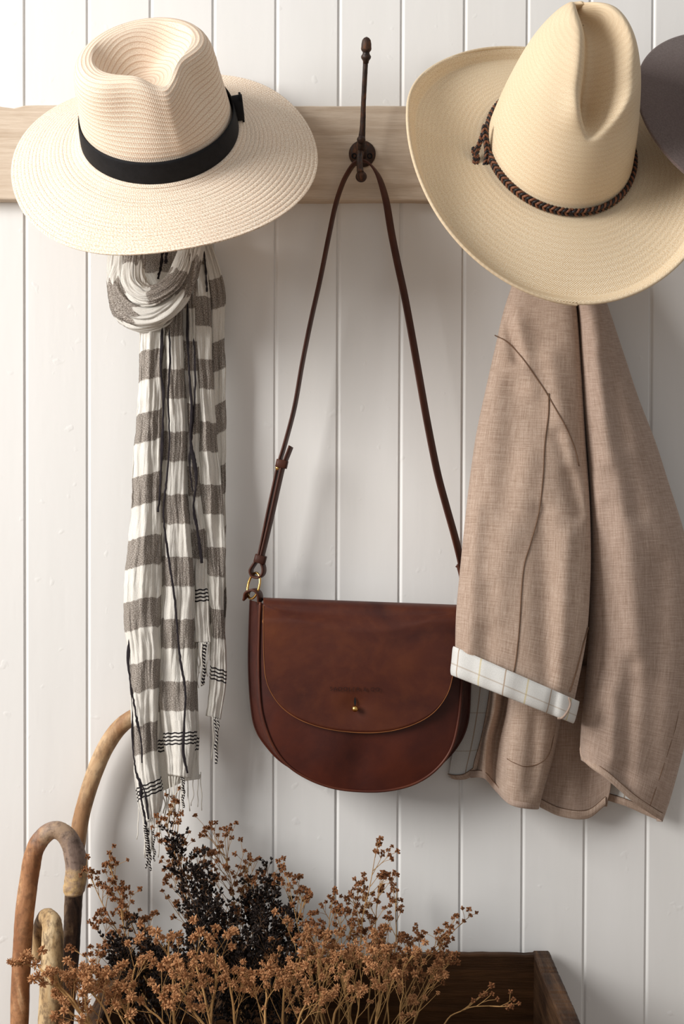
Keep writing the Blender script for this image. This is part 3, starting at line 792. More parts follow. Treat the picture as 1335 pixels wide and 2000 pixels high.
def coat():
    t = thing('linen_coat', 'oatmeal linen coat with a turned-up checked cuff hanging below the western hat', 'coat', P(1110, 1000, .05))
    def ring(yl, xl, yr, xr, dc, th, n=16):
        """closed cross-section: front from left to right then back"""
        r = []
        for k in range(n):
            a = pi + 2 * pi * k / n          # starts at the left edge, goes over the front
            cx = cos(a); sy = -sin(a)
            cxx = math.copysign(abs(cx) ** .8, cx)
            x = (xl + xr) / 2 + (xr - xl) / 2 * cxx; y = (yl + yr) / 2 + (yr - yl) / 2 * cxx
            r.append((x, y, dc + th * (abs(sy) ** .7) * (1 if sy > 0 else -1)))
        return r
    rows = [ring(430, 1050, 430, 1100, .060, .012), ring(500, 1020, 500, 1112, .066, .018), ring(600, 985, 605, 1126, .082, .026), ring(680, 966, 690, 1133, .09, .028), ring(760, 948, 770, 1138, .095, .030),
            ring(850, 929, 860, 1143, .10, .031), ring(950, 915, 960, 1150, .103, .032), ring(1040, 905, 1050, 1153, .113, .030), ring(1120, 897, 1140, 1152, .122, .028),
            ring(1200, 890, 1250, 1144, .126, .028), ring(1285, 888, 1385, 1118, .126, .028)]
    dsp = ddisp([((1010, 640), (1040, 760), 22, .006), ((1000, 760), (990, 1000), 26, -.006), ((1030, 900), (960, 1200), 26, .005), ((1075, 700), (1110, 900), 22, .006),
                 ((1060, 1000), (1070, 1330), 20, -.006), ((1110, 1050), (1090, 1330), 18, .005), ((930, 1000), (915, 1270), 16, .005), ((960, 1150), (950, 1290), 16, -.004), ((985, 610), (1010, 700), 12, -.008), ((1090, 850), (1130, 1000), 14, -.006)], .005, .012)
    g = loft(rows, 96, 170, True, dsp); sl = sheet('sleeve', g, M['linen'], t, True)
    seam(g, [(966, 655), (990, 668), (1020, 700), (1048, 740), (1065, 765), (1085, 800), (1105, 835), (1122, 875), (1130, 910)], sl, 80)
    seam(g, [(1071, 768), (1070, 810), (1063, 870), (1060, 930), (1052, 1000), (1036, 1060), (1024, 1100), (1018, 1150), (1014, 1220), (1008, 1280), (1003, 1312)], sl, 90)
    seam(g, [(1148, 1225), (1138, 1260), (1125, 1310), (1112, 1352)], sl, 30, .001)
    # cuff
    rows = [ring(1262, 885, 1370, 1131, .126, .034), ring(1268, 883, 1377, 1130, .126, .037), ring(1290, 881, 1394, 1126, .126, .038), ring(1309, 879, 1408, 1122, .126, .037), ring(1319, 881, 1413, 1118, .126, .033), ring(1312, 886, 1405, 1114, .126, .026)]
    dsp = ddisp([((1000, 1310), (990, 1350), 16, .003), ((1085, 1350), (1075, 1400), 9, -.005), ((930, 1280), (925, 1330), 12, -.002)], .003, .03)
    g2 = loft(rows, 96, 20, True, dsp); cf = sheet('turned_cuff', g2, M['lining'], t, True); tag(cf, 'white turned-up cuff with thin brown and yellow check lines')
    seam(g2, [(1110, 1362), (1113, 1376), (1106, 1392), (1097, 1402), (1088, 1403)], cf, 24, .0014, M['linen_dark'], name='cuff_stitching')
    # right front panel, a deep roll of cloth in front
    def prow(y1, x1, y2, x2, d, th, yb=0):
        r = [(x1 + 14, y1, d - th), (x1 + 2, y1, d - th * .3), (x1 + (x2 - x1) * .10, y1 + (y2 - y1) * .08, d + th * .35), (x1 + (x2 - x1) * .3, y1 + (y2 - y1) * .3, d + th * .55), (x1 + (x2 - x1) * .5, y1 + (y2 - y1) * .5, d + th * .5),
             (x1 + (x2 - x1) * .72, y1 + (y2 - y1) * .72, d + th * .25), (x1 + (x2 - x1) * .9, y1 + (y2 - y1) * .9, d - th * .2), (x2, y2, d - th * .7), (x2 - 10, y2, d - th * 1.25)]
        return r
    rows = [prow(430, 1095, 430, 1130, .056, .022), prow(500, 1112, 500, 1150, .066, .026), prow(600, 1127, 600, 1186, .084, .034), prow(690, 1131, 690, 1216, .092, .040), prow(780, 1136, 780, 1246, .098, .042), prow(870, 1143, 860, 1277, .10, .044),
            prow(960, 1149, 950, 1306, .10, .045), prow(1050, 1151, 1040, 1334, .10, .045), prow(1140, 1151, 1130, 1352, .10, .045), prow(1230, 1149, 1230, 1362, .10, .045), prow(1320, 1143, 1340, 1358, .10, .044),
            prow(1400, 1135, 1450, 1336, .10, .043), prow(1460, 1131, 1550, 1310, .10, .042), prow(1484, 1133, 1604, 1292, .10, .042)]
    dsp = ddisp([((1165, 620), (1185, 900), 20, .006), ((1190, 700), (1240, 1000), 22, -.007), ((1215, 900), (1250, 1300), 26, .007), ((1180, 1000), (1175, 1400), 22, -.005), ((1290, 1100), (1270, 1500), 24, -.006), ((1235, 1300), (1215, 1520), 20, -.008), ((1190, 1350), (1200, 1480), 16, .005)], .006, .011)
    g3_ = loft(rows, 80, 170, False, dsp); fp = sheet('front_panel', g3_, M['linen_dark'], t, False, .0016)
    hem = [(1131, 1462), (1134, 1478), (1150, 1496), (1185, 1522), (1235, 1565), (1275, 1592), (1290, 1601)]
    seam(g3_, [(1327, 1370), (1318, 1420), (1300, 1480), (1280, 1540), (1268, 1575)], fp, 50, .0006)
    hp = [(x, y, depth_at(g3_, x, y - 4) + .0008) for x, y in hem]
    binding(hp, 3, -14, M['linen'], fp)
    # back body behind the sleeve
    rows = [[(1050, 430, .028), (1065, 430, .036), (1080, 430, .034), (1095, 430, .038), (1110, 430, .034), (1120, 430, .03), (1130, 430, .032)], [(1000, 640, .035), (1030, 640, .045), (1060, 640, .040), (1090, 640, .045), (1110, 640, .04), (1130, 640, .035), (1150, 640, .04)],
            [(950, 900, .03), (975, 900, .05), (1010, 900, .03), (1060, 900, .06), (1100, 900, .05), (1130, 900, .03), (1180, 900, .04)],
            [(955, 1200, .025), (970, 1200, .05), (988, 1200, .018), (1030, 1200, .075), (1085, 1200, .07), (1110, 1200, .02), (1170, 1200, .04)],
            [(955, 1360, .022), (968, 1360, .044), (988, 1360, .016), (1014, 1360, .078), (1084, 1360, .074), (1112, 1360, .014), (1180, 1360, .035)],
            [(940, 1440, .022), (950, 1445, .044), (970, 1450, .022), (1004, 1455, .076), (1072, 1460, .070), (1094, 1470, .014), (1185, 1470, .035)],
            [(930, 1500, .022), (945, 1505, .042), (966, 1520, .030), (998, 1540, .072), (1054, 1545, .064), (1072, 1545, .014), (1190, 1530, .032)],
            [(918, 1518, .022), (945, 1520, .040), (968, 1545, .034), (998, 1572, .068), (1047, 1580, .060), (1064, 1572, .014), (1185, 1575, .030)]]
    g4 = loft(rows, 110, 120, False, ddisp([((1000, 1380), (985, 1500), 12, .004), ((1045, 1400), (1035, 1540), 14, -.004)], .003, .02))
    bp = sheet('back_panel', g4, M['linen'], t, False, .0015)
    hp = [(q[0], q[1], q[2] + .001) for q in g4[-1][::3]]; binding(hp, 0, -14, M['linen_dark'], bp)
    seam(g4, [(1086, 1400), (1080, 1440), (1070, 1475), (1050, 1492), (1025, 1497), (1004, 1490), (990, 1482)], bp, 50, .0007, name='pocket_seam')
    # rounded inner front behind
    rows = [[(1050, 1300, .026), (1100, 1300, .034), (1150, 1300, .03), (1200, 1300, .034)], [(1052, 1400, .026), (1100, 1400, .036), (1150, 1400, .028), (1196, 1400, .036)],
            [(1052, 1500, .028), (1100, 1505, .036), (1150, 1505, .028), (1194, 1500, .034)], [(1052, 1560, .030), (1095, 1572, .036), (1148, 1574, .030), (1192, 1540, .032)], [(1054, 1576, .030), (1095, 1594, .036), (1146, 1598, .030), (1184, 1570, .032)]]
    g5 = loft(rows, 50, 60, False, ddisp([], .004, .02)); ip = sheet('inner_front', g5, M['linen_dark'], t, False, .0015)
    hp = [(q[0], q[1], q[2] + .001) for q in g5[-1][::3]] ; binding(hp, 0, -17, M['linen'], ip)
    # checked lining showing at the lower left
    rows = [[(905, 1290, .006), (925, 1290, .010), (945, 1290, .014), (968, 1290, .026)], [(898, 1360, .006), (918, 1360, .010), (940, 1360, .014), (962, 1360, .026)], [(888, 1440, .006), (905, 1440, .010), (928, 1440, .014), (948, 1440, .026)],
            [(878, 1500, .006), (895, 1502, .010), (914, 1500, .014), (934, 1490, .026)], [(876, 1518, .006), (892, 1522, .010), (912, 1520, .014), (930, 1508, .026)]]
    g6 = loft(rows, 40, 60, False, ddisp([], .001, .02)); ln = sheet('lining', g6, M['lining'], t, False, .0012); tag(ln, 'pale grey lining with thin check lines')
    hp = [(r[-1][0], r[-1][1], r[-1][2] + .001) for r in g6[::6]] + [(q[0], q[1], q[2] + .001) for q in g6[-1][::-5]]
    binding(hp, -7, -9, M['linen'], ln)
    rows = [[(1180, 1480, .018), (1230, 1490, .022), (1270, 1500, .02), (1300, 1510, .022)], [(1182, 1545, .018), (1225, 1555, .022), (1265, 1575, .02), (1292, 1590, .022)], [(1184, 1562, .018), (1222, 1574, .022), (1258, 1590, .02), (1290, 1603, .022)]]
    g7 = loft(rows, 30, 30); l2 = sheet('lining', g7, M['lining'], t, False, .0012)
    hp = [(q[0], q[1], q[2] + .001) for q in g7[-1][::3]]; binding(hp, 1, -14, M['linen'], l2)
coat()

# ------------------------------------------------------------------ scarf
def scarf():
    t = thing('plaid_scarf', 'crinkled cream and grey plaid gauze scarf knotted below the fedora', 'scarf', P(330, 1000, .05))
    def strip(rows, phase, slope=0.0, nu=40, nv=280, wr=.0034, seed=0.0, vend=None, name=None, parent=None, lines=None):
        """rows: (y, xl, xr, d, bulge [, yr]); phase = photo y where a grey band starts"""
        R = []
        for r in rows:
            y, xl, xr, d, b = r[:5]; yr = r[5] if len(r) > 5 else y
            R.append([(xl, y, d - b), (xl + (xr - xl) * .12, y + (yr - y) * .12, d), (xl + (xr - xl) * .38, y + (yr - y) * .38, d + b * .5), (xl + (xr - xl) * .65, y + (yr - y) * .65, d + b * .3), (xl + (xr - xl) * .9, y + (yr - y) * .9, d - b * .1), (xr, yr, d - b)])
        def dsp(x, y, u, v):
            q = wr * (1.2 * nz(u * 5.5 + seed, y * .004, seed) + .9 * nz(u * 12 + seed, y * .008, seed + 5) + .5 * nz(u * 24, y * .02, seed + 8) + .3 * nz(u * 3, y * .05, seed + 3))
            return q
        g = loft(R, nu, nv, False, dsp)
        # crinkle the outline a little
        for j, r in enumerate(g):
            w_ = 2.0 * nz(seed + 1, r[0][1] * .02) + 1.0 * nz(seed, r[0][1] * .08); w2 = 2.0 * nz(seed + 9, r[0][1] * .02)
            for i, q in enumerate(r):
                u = i / (nu - 1); r[i] = (q[0] + w_ * (1 - u) + w2 * u, q[1], q[2])
        wg = px_to_world(g); cut = nv
        if lines: cut = next((j for j in range(nv) if g[j][nu // 2][1] > lines[0] - 26), nv)
        V, Fc, uv = [], [], []
        for (a, b_, end) in ((0, min(cut + 1, nv), False), (cut, nv, True)):
            if b_ - a < 2: continue
            off = len(V)
            for j in range(a, b_):
                for i, q in enumerate(g[j]):
                    u = i / (nu - 1); V.append(wg[j][i])
                    v = 3.5 + (q[1] + lines[1] * u - lines[0]) / 1000 if end else (q[1] - phase + slope * u) / 1000 + 1.22
                    uv.append((u * abs(g[j][-1][0] - g[j][0][0]) / 1500 + seed * .37, v))
            Fc += [tuple(k + off for k in f) for f in grid_faces(b_ - a, nu)]
        return g, V, Fc, uv
    def part(name, strips, mat_='scarf'):
        m = MB(); gs = []
        for s in strips: g, v, f, uv = s; m.add(v, f, uv); gs.append(g)
        o = m.build(name, M[mat_], t)
        bm = bmesh.new(); bm.from_mesh(o.data); bmesh.ops.remove_doubles(bm, verts=bm.verts, dist=1e-6); bm.to_mesh(o.data); bm.free()
        md = o.modifiers.new('t', 'SOLIDIFY'); md.thickness = .0008; md.offset = 0
        return o, gs
    # rear right tail (E) and its front fold (D)
    rt, gE = part('rear_tail', [
        strip([(470, 372, 412, .036, .004), (560, 392, 438, .036, .005), (640, 400, 438, .036, .005), (760, 402, 441, .036, .005), (860, 405, 441, .036, .005), (960, 408, 440, .036, .005), (1100, 405, 440, .036, .005), (1200, 408, 441, .036, .004), (1290, 410, 436, .036, .003)], 556, 18, seed=1.2),
        strip([(470, 340, 395, .044, .006), (560, 362, 408, .048, .007), (640, 372, 412, .05, .008), (760, 378, 417, .05, .008), (860, 385, 424, .05, .008), (960, 390, 434, .05, .008), (1060, 392, 440, .05, .008), (1130, 405, 438, .05, .008), (1220, 414, 438, .05, .007), (1290, 412, 442, .05, .006), (1340, 408, 440, .05, .006), (1398, 402, 431, .05, .006, 1405)], 577, -6, seed=3.4, lines=(1300, -12)),
        strip([(470, 350, 385, .050, .004), (600, 352, 385, .054, .004), (720, 356, 386, .055, .004), (820, 360, 390, .056, .005), (920, 362, 388, .056, .005), (1000, 366, 396, .056, .005), (1060, 370, 402, .056, .005), (1150, 368, 405, .057, .005), (1200, 372, 408, .058, .005), (1254, 376, 412, .058, .004)], 790, 0, seed=5.1, lines=(1153, 4)),
    ])
    ft, gF = part('front_tail', [
        strip([(600, 300, 365, .050, .004), (700, 306, 366, .054, .005), (850, 305, 380, .056, .006), (1000, 300, 386, .056, .006), (1150, 296, 392, .056, .006), (1300, 306, 386, .056, .005), (1420, 306, 388, .056, .005), (1515, 300, 388, .054, .004), (1550, 305, 392, .052, .003, 1512)], 722, 0, seed=7.7, lines=(1446, 6)),
        strip([(600, 320, 356, .062, .005), (700, 322, 358, .066, .006), (850, 326, 362, .068, .006), (950, 322, 362, .069, .007), (1050, 318, 372, .07, .007), (1150, 318, 380, .07, .007), (1240, 315, 378, .07, .008), (1350, 312, 382, .07, .009), (1430, 318, 384, .07, .009), (1512, 328, 372, .07, .008, 1520)], 722, 0, seed=9.3, lines=(1432, 4)),
        strip([(600, 272, 330, .064, .007), (700, 272, 318, .070, .009), (800, 268, 316, .074, .010), (900, 260, 316, .076, .011), (1000, 256, 315, .077, .012), (1100, 246, 316, .078, .013), (1200, 242, 314, .078, .013), (1300, 252, 312, .078, .012), (1400, 256, 308, .076, .011), (1480, 260, 308, .075, .010, 1470), (1560, 268, 318, .074, .009, 1540), (1610, 282, 314, .073, .006, 1585)], 690, 14, seed=11.9, lines=(1542, 26)),
    ])
    # black selvedge stripes
    def stripe(pts, w0=.0040, par=ft, tw=0.0):
        w0 *= .72
        P_ = spline(pts, 140); n = 140
        wp = [P(x + 1.2 * nz(y * .03, x), y, d) for x, y, d in P_]
        m = MB(); m.add(*ribbon_geo(wp, lambda u: w0 * (.6 + 1.3 * abs(nz(u * 6, pts[0][0] * .37))) * (sm(0, .02, u) * .8 + .2), .0010, lambda u: Vector((1, .5 * nz(u * 6, pts[0][0]), 0)))); m.build('selvedge_stripe', M['scarf_black'], par)
    stripe([(317, 640, .079), (314, 720, .082), (319, 780, .083), (316, 880, .083), (312, 960, .083), (308, 1000, .080)], .0048)
    stripe([(330, 640, .077), (332, 700, .079), (328, 780, .080), (331, 860, .080), (326, 930, .082), (319, 1000, .082), (325, 1060, .083), (332, 1110, .083), (341, 1170, .083), (346, 1230, .083), (352, 1290, .083), (362, 1350, .083), (359, 1420, .083), (358, 1470, .083), (366, 1510, .080)], .0046)
    stripe([(366, 590, .060), (366, 660, .064), (369, 720, .066), (374, 800, .066), (372, 860, .066), (383, 930, .066), (378, 990, .066), (386, 1040, .066), (394, 1100, .064)], .0052, rt)
    stripe([(378, 660, .062), (381, 740, .064), (376, 830, .065), (370, 900, .066), (376, 960, .066)], .0036, rt)
    stripe([(398, 490, .048), (402, 530, .052), (404, 570, .052)], .0034, rt)
    stripe([(252, 1165, .070), (255, 1230, .074), (250, 1290, .074), (258, 1370, .074), (259, 1450, .074), (266, 1510, .076), (282, 1545, .080), (290, 1600, .080)], .0038)
    stripe([(256, 1340, .084), (266, 1400, .086), (276, 1450, .086), (277, 1490, .084)], .0036)
    stripe([(273, 1520, .078), (276, 1560, .080), (283, 1600, .080), (285, 1630, .080)], .0050)
    # knot: bunched bands looping over each other
    def bundle(path, seed, phase, k=18, uvv=1.0):
        s = spline(path, 90); pts = [P(q[0], q[1], q[2]) for q in s]; rad = [q[3] * (D - q[2]) / FPX for q in s]
        n = len(pts); seg = 96; f_ = frames(pts); v = []; uv = []; L = 0
        for i in range(n):
            if i: L += (pts[i] - pts[i - 1]).length
            T, N, B = f_[i]
            for q in range(seg):
                a = 2 * pi * q / seg
                tw = a + 9 * L + 1.2 * nz(L * 12, seed)
                rr = rad[i] * (1 + .30 * nz(cos(tw) * 2.4, sin(tw) * 2.4, L * 7 + seed) + .26 * nz(cos(tw) * 5.5, sin(tw) * 5.5, L * 10 + seed) + .14 * nz(cos(a) * 12, sin(a) * 12, L * 22 + seed))
                v.append(pts[i] + N * cos(a) * rr * .62 + B * sin(a) * rr); uv.append((q / seg * .1 + seed, 1.22 + phase + L * uvv * 1.15 + .022 * nz(cos(a) * 2, sin(a) * 2, seed)))
        return v, grid_faces(n, seg, True), uv
    m = MB()
    m.add(*bundle([(232, 470, .045, 17), (222, 520, .05, 13), (222, 575, .055, 12), (238, 612, .06, 15), (275, 630, .066, 18), (318, 620, .07, 17), (335, 592, .066, 10)], 2.0, .065))
    kb = m.build('rear_loop', M['scarf'], t)
    m = MB()
    m.add(*bundle([(246, 470, .055, 14), (240, 520, .068, 18), (236, 560, .080, 23), (255, 600, .092, 26), (292, 612, .096, 28), (330, 594, .094, 26), (352, 565, .088, 22), (372, 520, .076, 18), (388, 470, .06, 15)], 6.0, .05, 20))
    m.build('front_loop', M['scarf'], t)
    m = MB()
    m.add(*bundle([(272, 470, .060, 18), (262, 515, .074, 20), (262, 556, .088, 22), (286, 578, .098, 22), (322, 566, .098, 22), (348, 540, .088, 20), (362, 505, .072, 18), (370, 470, .058, 14)], 9.3, .012, 20))
    m.build('upper_loop', M['scarf'], t)
    # gathered cloth above the knot
    g_, v, f, uv = strip([(440, 250, 395, .030, .004), (500, 226, 405, .034, .005), (560, 240, 400, .036, .005), (620, 270, 370, .04, .004)], 475, 0, 40, 60, .006, 21.0)
    m = MB(); m.add(v, f, uv); m.build('gathered_neck', M['scarf'], t)
    for q in ([(262, 485, .058), (250, 530, .062), (228, 575, .072)], [(318, 485, .05), (314, 520, .05), (308, 545, .052)], [(326, 485, .052), (323, 515, .052)]): stripe(q, .005, kb)
    # fringe threads
    rnd = random.Random(3)
    def thread(x, y, d, L, mat_, m, r=.0007, lean=0, curl=3):
        n = 12; pts = []; s = rnd.random() * 50
        for i in range(n):
            q = i / (n - 1); pts.append(P(x + lean * q + curl * q * nz(q * 2.5 + s, s) * 3, y + L * q, d + .004 * nz(s, q * 2)))
        m.add(*tube_geo(pts, r, 5))
    def fringe(specs):
        for x, y, d, L, bl, r in specs:
            if bl:       # twisted black and cream cord
                m = MB(); lean = rnd.uniform(-5, 5); sd_ = rnd.random() * 9; n = 130; r *= .8
                ctr = [P(x + lean * i / n + 6 * nz(i * .03, sd_), y + L * i / n, d) for i in range(n)]
                for h in (0, 1):
                    pp = [c + Vector((cos(i * .62 + pi * h), sin(i * .62 + pi * h), 0)) * r * .75 for i, c in enumerate(ctr)]
                    v, f, uv = tube_geo(pp, r * (.85 if h == 0 else .6), 5); m.add(v, f, uv, h)
                m.build('twisted_fringe_cord', None, t, mats=[M['scarf_black'], M['scarf_white']]); continue
            m = MB(); thread(x, y, d, L, None, m, r, rnd.uniform(-6, 6))
            m.build('black_fringe_thread' if bl else 'fringe_thread', M['scarf_black' if bl else 'scarf_white'], t)
    sp = [(282 + i * 4, 1600 - i * 2, .073, rnd.uniform(55, 95), 0, .0008) for i in range(9)]
    sp += [(286, 1618, .078, 78, 1, .0012), (290, 1625, .078, 76, 1, .0012), (298, 1622, .076, 60, 1, .001), (284, 1610, .08, 60, 1, .0016)]
    sp += [(272 + i * 5, 1560 + i * 4, .066, rnd.uniform(70, 110), 0, .0006) for i in range(4)]
    sp += [(303 + i * 7, 1548 - i * 2, .054, rnd.uniform(40, 72), 0, .0008) for i in range(9)]
    sp += [(330 + i * 6, 1516, .07, rnd.uniform(50, 75), 0, .0008) for i in range(7)]
    sp += [(355, 1516, .072, 45, 1, .0011), (359, 1516, .074, 62, 1, .0011), (377, 1512, .055, 62, 0, .0006), (392, 1508, .052, 75, 0, .0006), (386, 1510, .052, 66, 0, .0006)]
    sp += [(415, 1400, .052, 84, 0, .0009), (420, 1402, .054, 90, 1, .0012), (426, 1404, .052, 84, 0, .0011), (424, 1404, .055, 88, 1, .0010)]
    sp += [(378, 1254, .058, 74, 0, .0008), (388, 1255, .06, 60, 0, .001), (396, 1256, .06, 82, 1, .0017), (399, 1256, .061, 84, 1, .0015), (394, 1256, .062, 84, 0, .001), (408, 1255, .058, 66, 0, .0008), (384, 1256, .057, 88, 0, .0006)]
    fringe(sp)
scarf()

# ------------------------------------------------------------------ walking sticks
def rn_(seed, amp=.05): return lambda i, k: 1 + amp * nz(i * .11 + seed, cos(k * .39) * 1.5, sin(k * .39) * 1.5) + amp * .4 * nz(i * .5, k * .8, seed)
def sticks():
    zf = lambda x, d: (x, 942 + 1.03 / (D - d) * FPX + (x - 667) * .0036 - 6, d)
    # tall stick with the long bent handle
    t = thing('walking_stick', 'tall stick with a long golden bent handle that disappears behind the scarf', 'walking stick', P(120, 2500, .09))
    top = [(372, 1470, .030, 14), (362, 1432, .030, 15), (338, 1400, .030, 15.5), (300, 1389, .030, 15.5), (262, 1400, .030, 16), (232, 1422, .030, 16), (207, 1458, .030, 16.5), (188, 1500, .030, 16.5), (171, 1550, .031, 16), (158, 1600, .032, 16), (150, 1650, .034, 16.5)]
    pts, r = ppath(top, 90); tube('handle', pts, r, M['bark2'], t, 20, rn=rn_(1))
    pts, r = ppath([(150.5, 1645, .034, 16.6), (147, 1700, .038, 17), (143, 1770, .042, 17.5), (139, 1850, .048, 17), (133, 1930, .052, 16), (127, 2010, .057, 16), (117, 2200, .07, 15), zf(105, .09) + (14,)], 110)
    tube('shaft', pts, r, M['bark_dark'], t, 20, rn=rn_(5, .09))
    # crook stick in front
    t = thing('walking_stick', 'thick brown crook-handled stick, furthest left against the wall', 'walking stick', P(20, 2500, .12))
    pts, r = ppath([zf(18, .13) + (15,), (26, 2250, .125, 16), (34, 2100, .11, 17), (38, 2000, .105, 18), (41, 1900, .10, 18.5), (47, 1800, .095, 18.5), (57, 1716, .09, 18.5), (67, 1663, .088, 18), (84, 1634, .088, 17.5), (106, 1621, .088, 17.5), (127, 1630, .088, 18.5), (142, 1655, .088, 20), (149, 1690, .088, 21.5), (147, 1722, .088, 21.5), (144, 1738, .088, 20.5), (143, 1746, .088, 18), (143, 1750, .088, 10)], 260)
    tot = sum((pts[i] - pts[i - 1]).length for i in range(1, len(pts)))
    q = NT('crook_bark', .6, .3); co = q.co('Object', (1, 1, .35)); n = q.noise(co, 26, 5, .6, .8); n2 = q.noise(q.co('Object'), 120, 4, .7); n3 = q.noise(q.co('Object'), 55, 4, .6, .5)
    vv = q.sep(q.co('UV'))[1]; w3 = q.math('ADD', vv, q.math('MULTIPLY', q.math('SUBTRACT', n3, .5), .07))
    base = q.mix(q.ramp(n2, [(.47, g3(0)), (.62, g3(.5))]), q.ramp(n, [(.38, (.27, .115, .05)), (.5, (.44, .22, .105)), (.6, (.68, .47, .28))]), (.14, .07, .035))
    grey = q.mix(q.ramp(n2, [(.5, g3(0)), (.68, g3(.7))]), q.ramp(n, [(.32, (.15, .10, .08)), (.5, (.26, .19, .155)), (.66, (.40, .28, .19))]), (.07, .045, .035))
    pale = q.mix(q.ramp(n2, [(.5, g3(0)), (.68, g3(.6))]), q.ramp(n3, [(.4, (.62, .42, .20)), (.6, (.34, .24, .17))]), (.16, .10, .06))
    def stp(a, b):
        e = q.n('ShaderNodeMapRange'); e.inputs[1].default_value = a; e.inputs[2].default_value = b; q.l(w3, e.inputs[0]); return e.outputs[0]
    c = q.mix(stp(tot - .125, tot - .095), base, grey); c = q.mix(stp(tot - .043, tot - .032), c, pale)
    q.col(c); bb = q.bump(n, .4, .003); q.bump(n2, .4, .001, bb)
    tube('shaft', pts, r, q.m, t, 24, rn=rn_(9, .05))
    # small crook seen almost edge-on
    t = thing('walking_stick', 'short pale blotched stick whose small crook fits inside the larger one', 'walking stick', P(90, 2500, .14))
    pts, r = ppath([zf(82, .16) + (16,), (92, 2200, .145, 19), (97, 2050, .135, 22), (98, 1980, .13, 23), (102, 1900, .125, 22.5), (103, 1840, .12, 21.5), (102, 1808, .115, 19.5), (97, 1794, .105, 17), (90, 1790, .092, 15.5), (82, 1800, .078, 14), (77, 1822, .068, 14), (74, 1850, .062, 13.5), (73, 1868, .060, 12.5), (73, 1875, .060, 8)], 170)
    tube('shaft', pts, r, M['bark3'], t, 20, rn=rn_(20, .06))
sticks()

# ------------------------------------------------------------------ old wooden crate
ztop = P(1060, 1858, .012).z
def crate():
    cx0 = P(228, 1860, .012).x; cx1 = P(1070, 1857, .012).x; yb, yf = -.010, -.37; th = .014
    t = thing('wooden_crate', 'old dark wooden crate full of dried flowers against the boards', 'crate', ((cx0 + cx1) / 2, (yb + yf) / 2, 0))
    def board(name, x0, x1, y0, y1, z0, z1, m, seed, cut=None, along='x'):
        n = 60; v = []
        for i in range(n + 1):
            q = i / n
            tp = z1 + .0015 * nz(q * 12, seed) + .0008 * nz(q * 50, seed)
            if cut: tp += cut(q)
            if along == 'x': x = x0 + (x1 - x0) * q; sec = [(x, y0, z0), (x, y1, z0), (x, y1, tp - .002), (x, y1 + (.002 if y1 < y0 else -.002), tp), (x, y0 - (.002 if y1 < y0 else -.002), tp), (x, y0, tp - .002)]
            else: y = y0 + (y1 - y0) * q; sec = [(x0, y, z0), (x1, y, z0), (x1, y, tp - .002), (x1 - .002, y, tp), (x0 + .002, y, tp), (x0, y, tp - .002)]
            v += sec
        f = grid_faces(n + 1, 6, True) + [tuple(range(6)), tuple(n * 6 + k for k in range(6))[::-1]]
        return mesh_obj(name, v, f, m, t, smooth=False)
    zs = [.012, .15, .29, ztop]
    for j in range(3):
        c = (lambda q: -.006 * (1 - sm(.60, .74, q)) - .001) if j == 2 else None
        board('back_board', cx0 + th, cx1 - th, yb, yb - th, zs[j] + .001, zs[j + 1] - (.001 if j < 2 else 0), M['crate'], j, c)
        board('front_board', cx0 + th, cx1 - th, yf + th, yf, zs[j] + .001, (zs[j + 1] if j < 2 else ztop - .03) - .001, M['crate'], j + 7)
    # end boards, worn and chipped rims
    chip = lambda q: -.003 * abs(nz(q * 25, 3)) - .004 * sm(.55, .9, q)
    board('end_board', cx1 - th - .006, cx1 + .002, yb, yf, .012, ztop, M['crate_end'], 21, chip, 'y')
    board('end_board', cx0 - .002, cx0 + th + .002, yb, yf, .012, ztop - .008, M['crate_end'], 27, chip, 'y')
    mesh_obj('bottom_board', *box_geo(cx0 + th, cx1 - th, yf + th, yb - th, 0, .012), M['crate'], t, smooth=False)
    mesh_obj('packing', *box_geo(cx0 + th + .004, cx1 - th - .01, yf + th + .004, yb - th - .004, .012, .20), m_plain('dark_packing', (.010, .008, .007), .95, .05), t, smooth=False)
crate()

# ------------------------------------------------------------------ dried flowers
def head_mesh(name, seed, m, n, W, core, jit=.25):
    r = random.Random(seed); v = []; f = []
    for i in range(n):      # small pointed bracts around a core
        y = 1 - 2 * (i + .5) / n; ph = i * 2.4 + r.random() * .6; q = sqrt(max(0, 1 - y * y))
        d = (Vector((q * cos(ph), q * sin(ph), y)) + Vector((r.uniform(-jit, jit), r.uniform(-jit, jit), r.uniform(-jit, jit)))).normalized()
        X = d.orthogonal().normalized(); Y = d.cross(X); b = len(v); o = Vector((0, 0, .6))
        L = r.uniform(.75, 1.15); a0 = r.random() * 6
        v += [o + d * (core + .1)]
        for k in range(3):
            a = a0 + 2 * pi * k / 3; v.append(o + d * (core * .9 + .25 * L) * .8 + (X * cos(a) + Y * sin(a)) * W)
        v += [o + d * L, o]
        f += [(b + 4, b + 1, b + 2), (b + 4, b + 2, b + 3), (b + 4, b + 3, b + 1), (b + 5, b + 2, b + 1), (b + 5, b + 3, b + 2), (b + 5, b + 1, b + 3)]
    me = bpy.data.meshes.new(name); me.from_pydata([tuple(q) for q in v], [], f); me.materials.append(m); me.update(); return me
HB = [head_mesh('seed_head', i, M['head_brown'], 7, .42, .5) for i in range(5)]
HT = [head_mesh('seed_head', 20 + i, M['head_tan'], 20, .20, .6, .35) for i in range(5)]
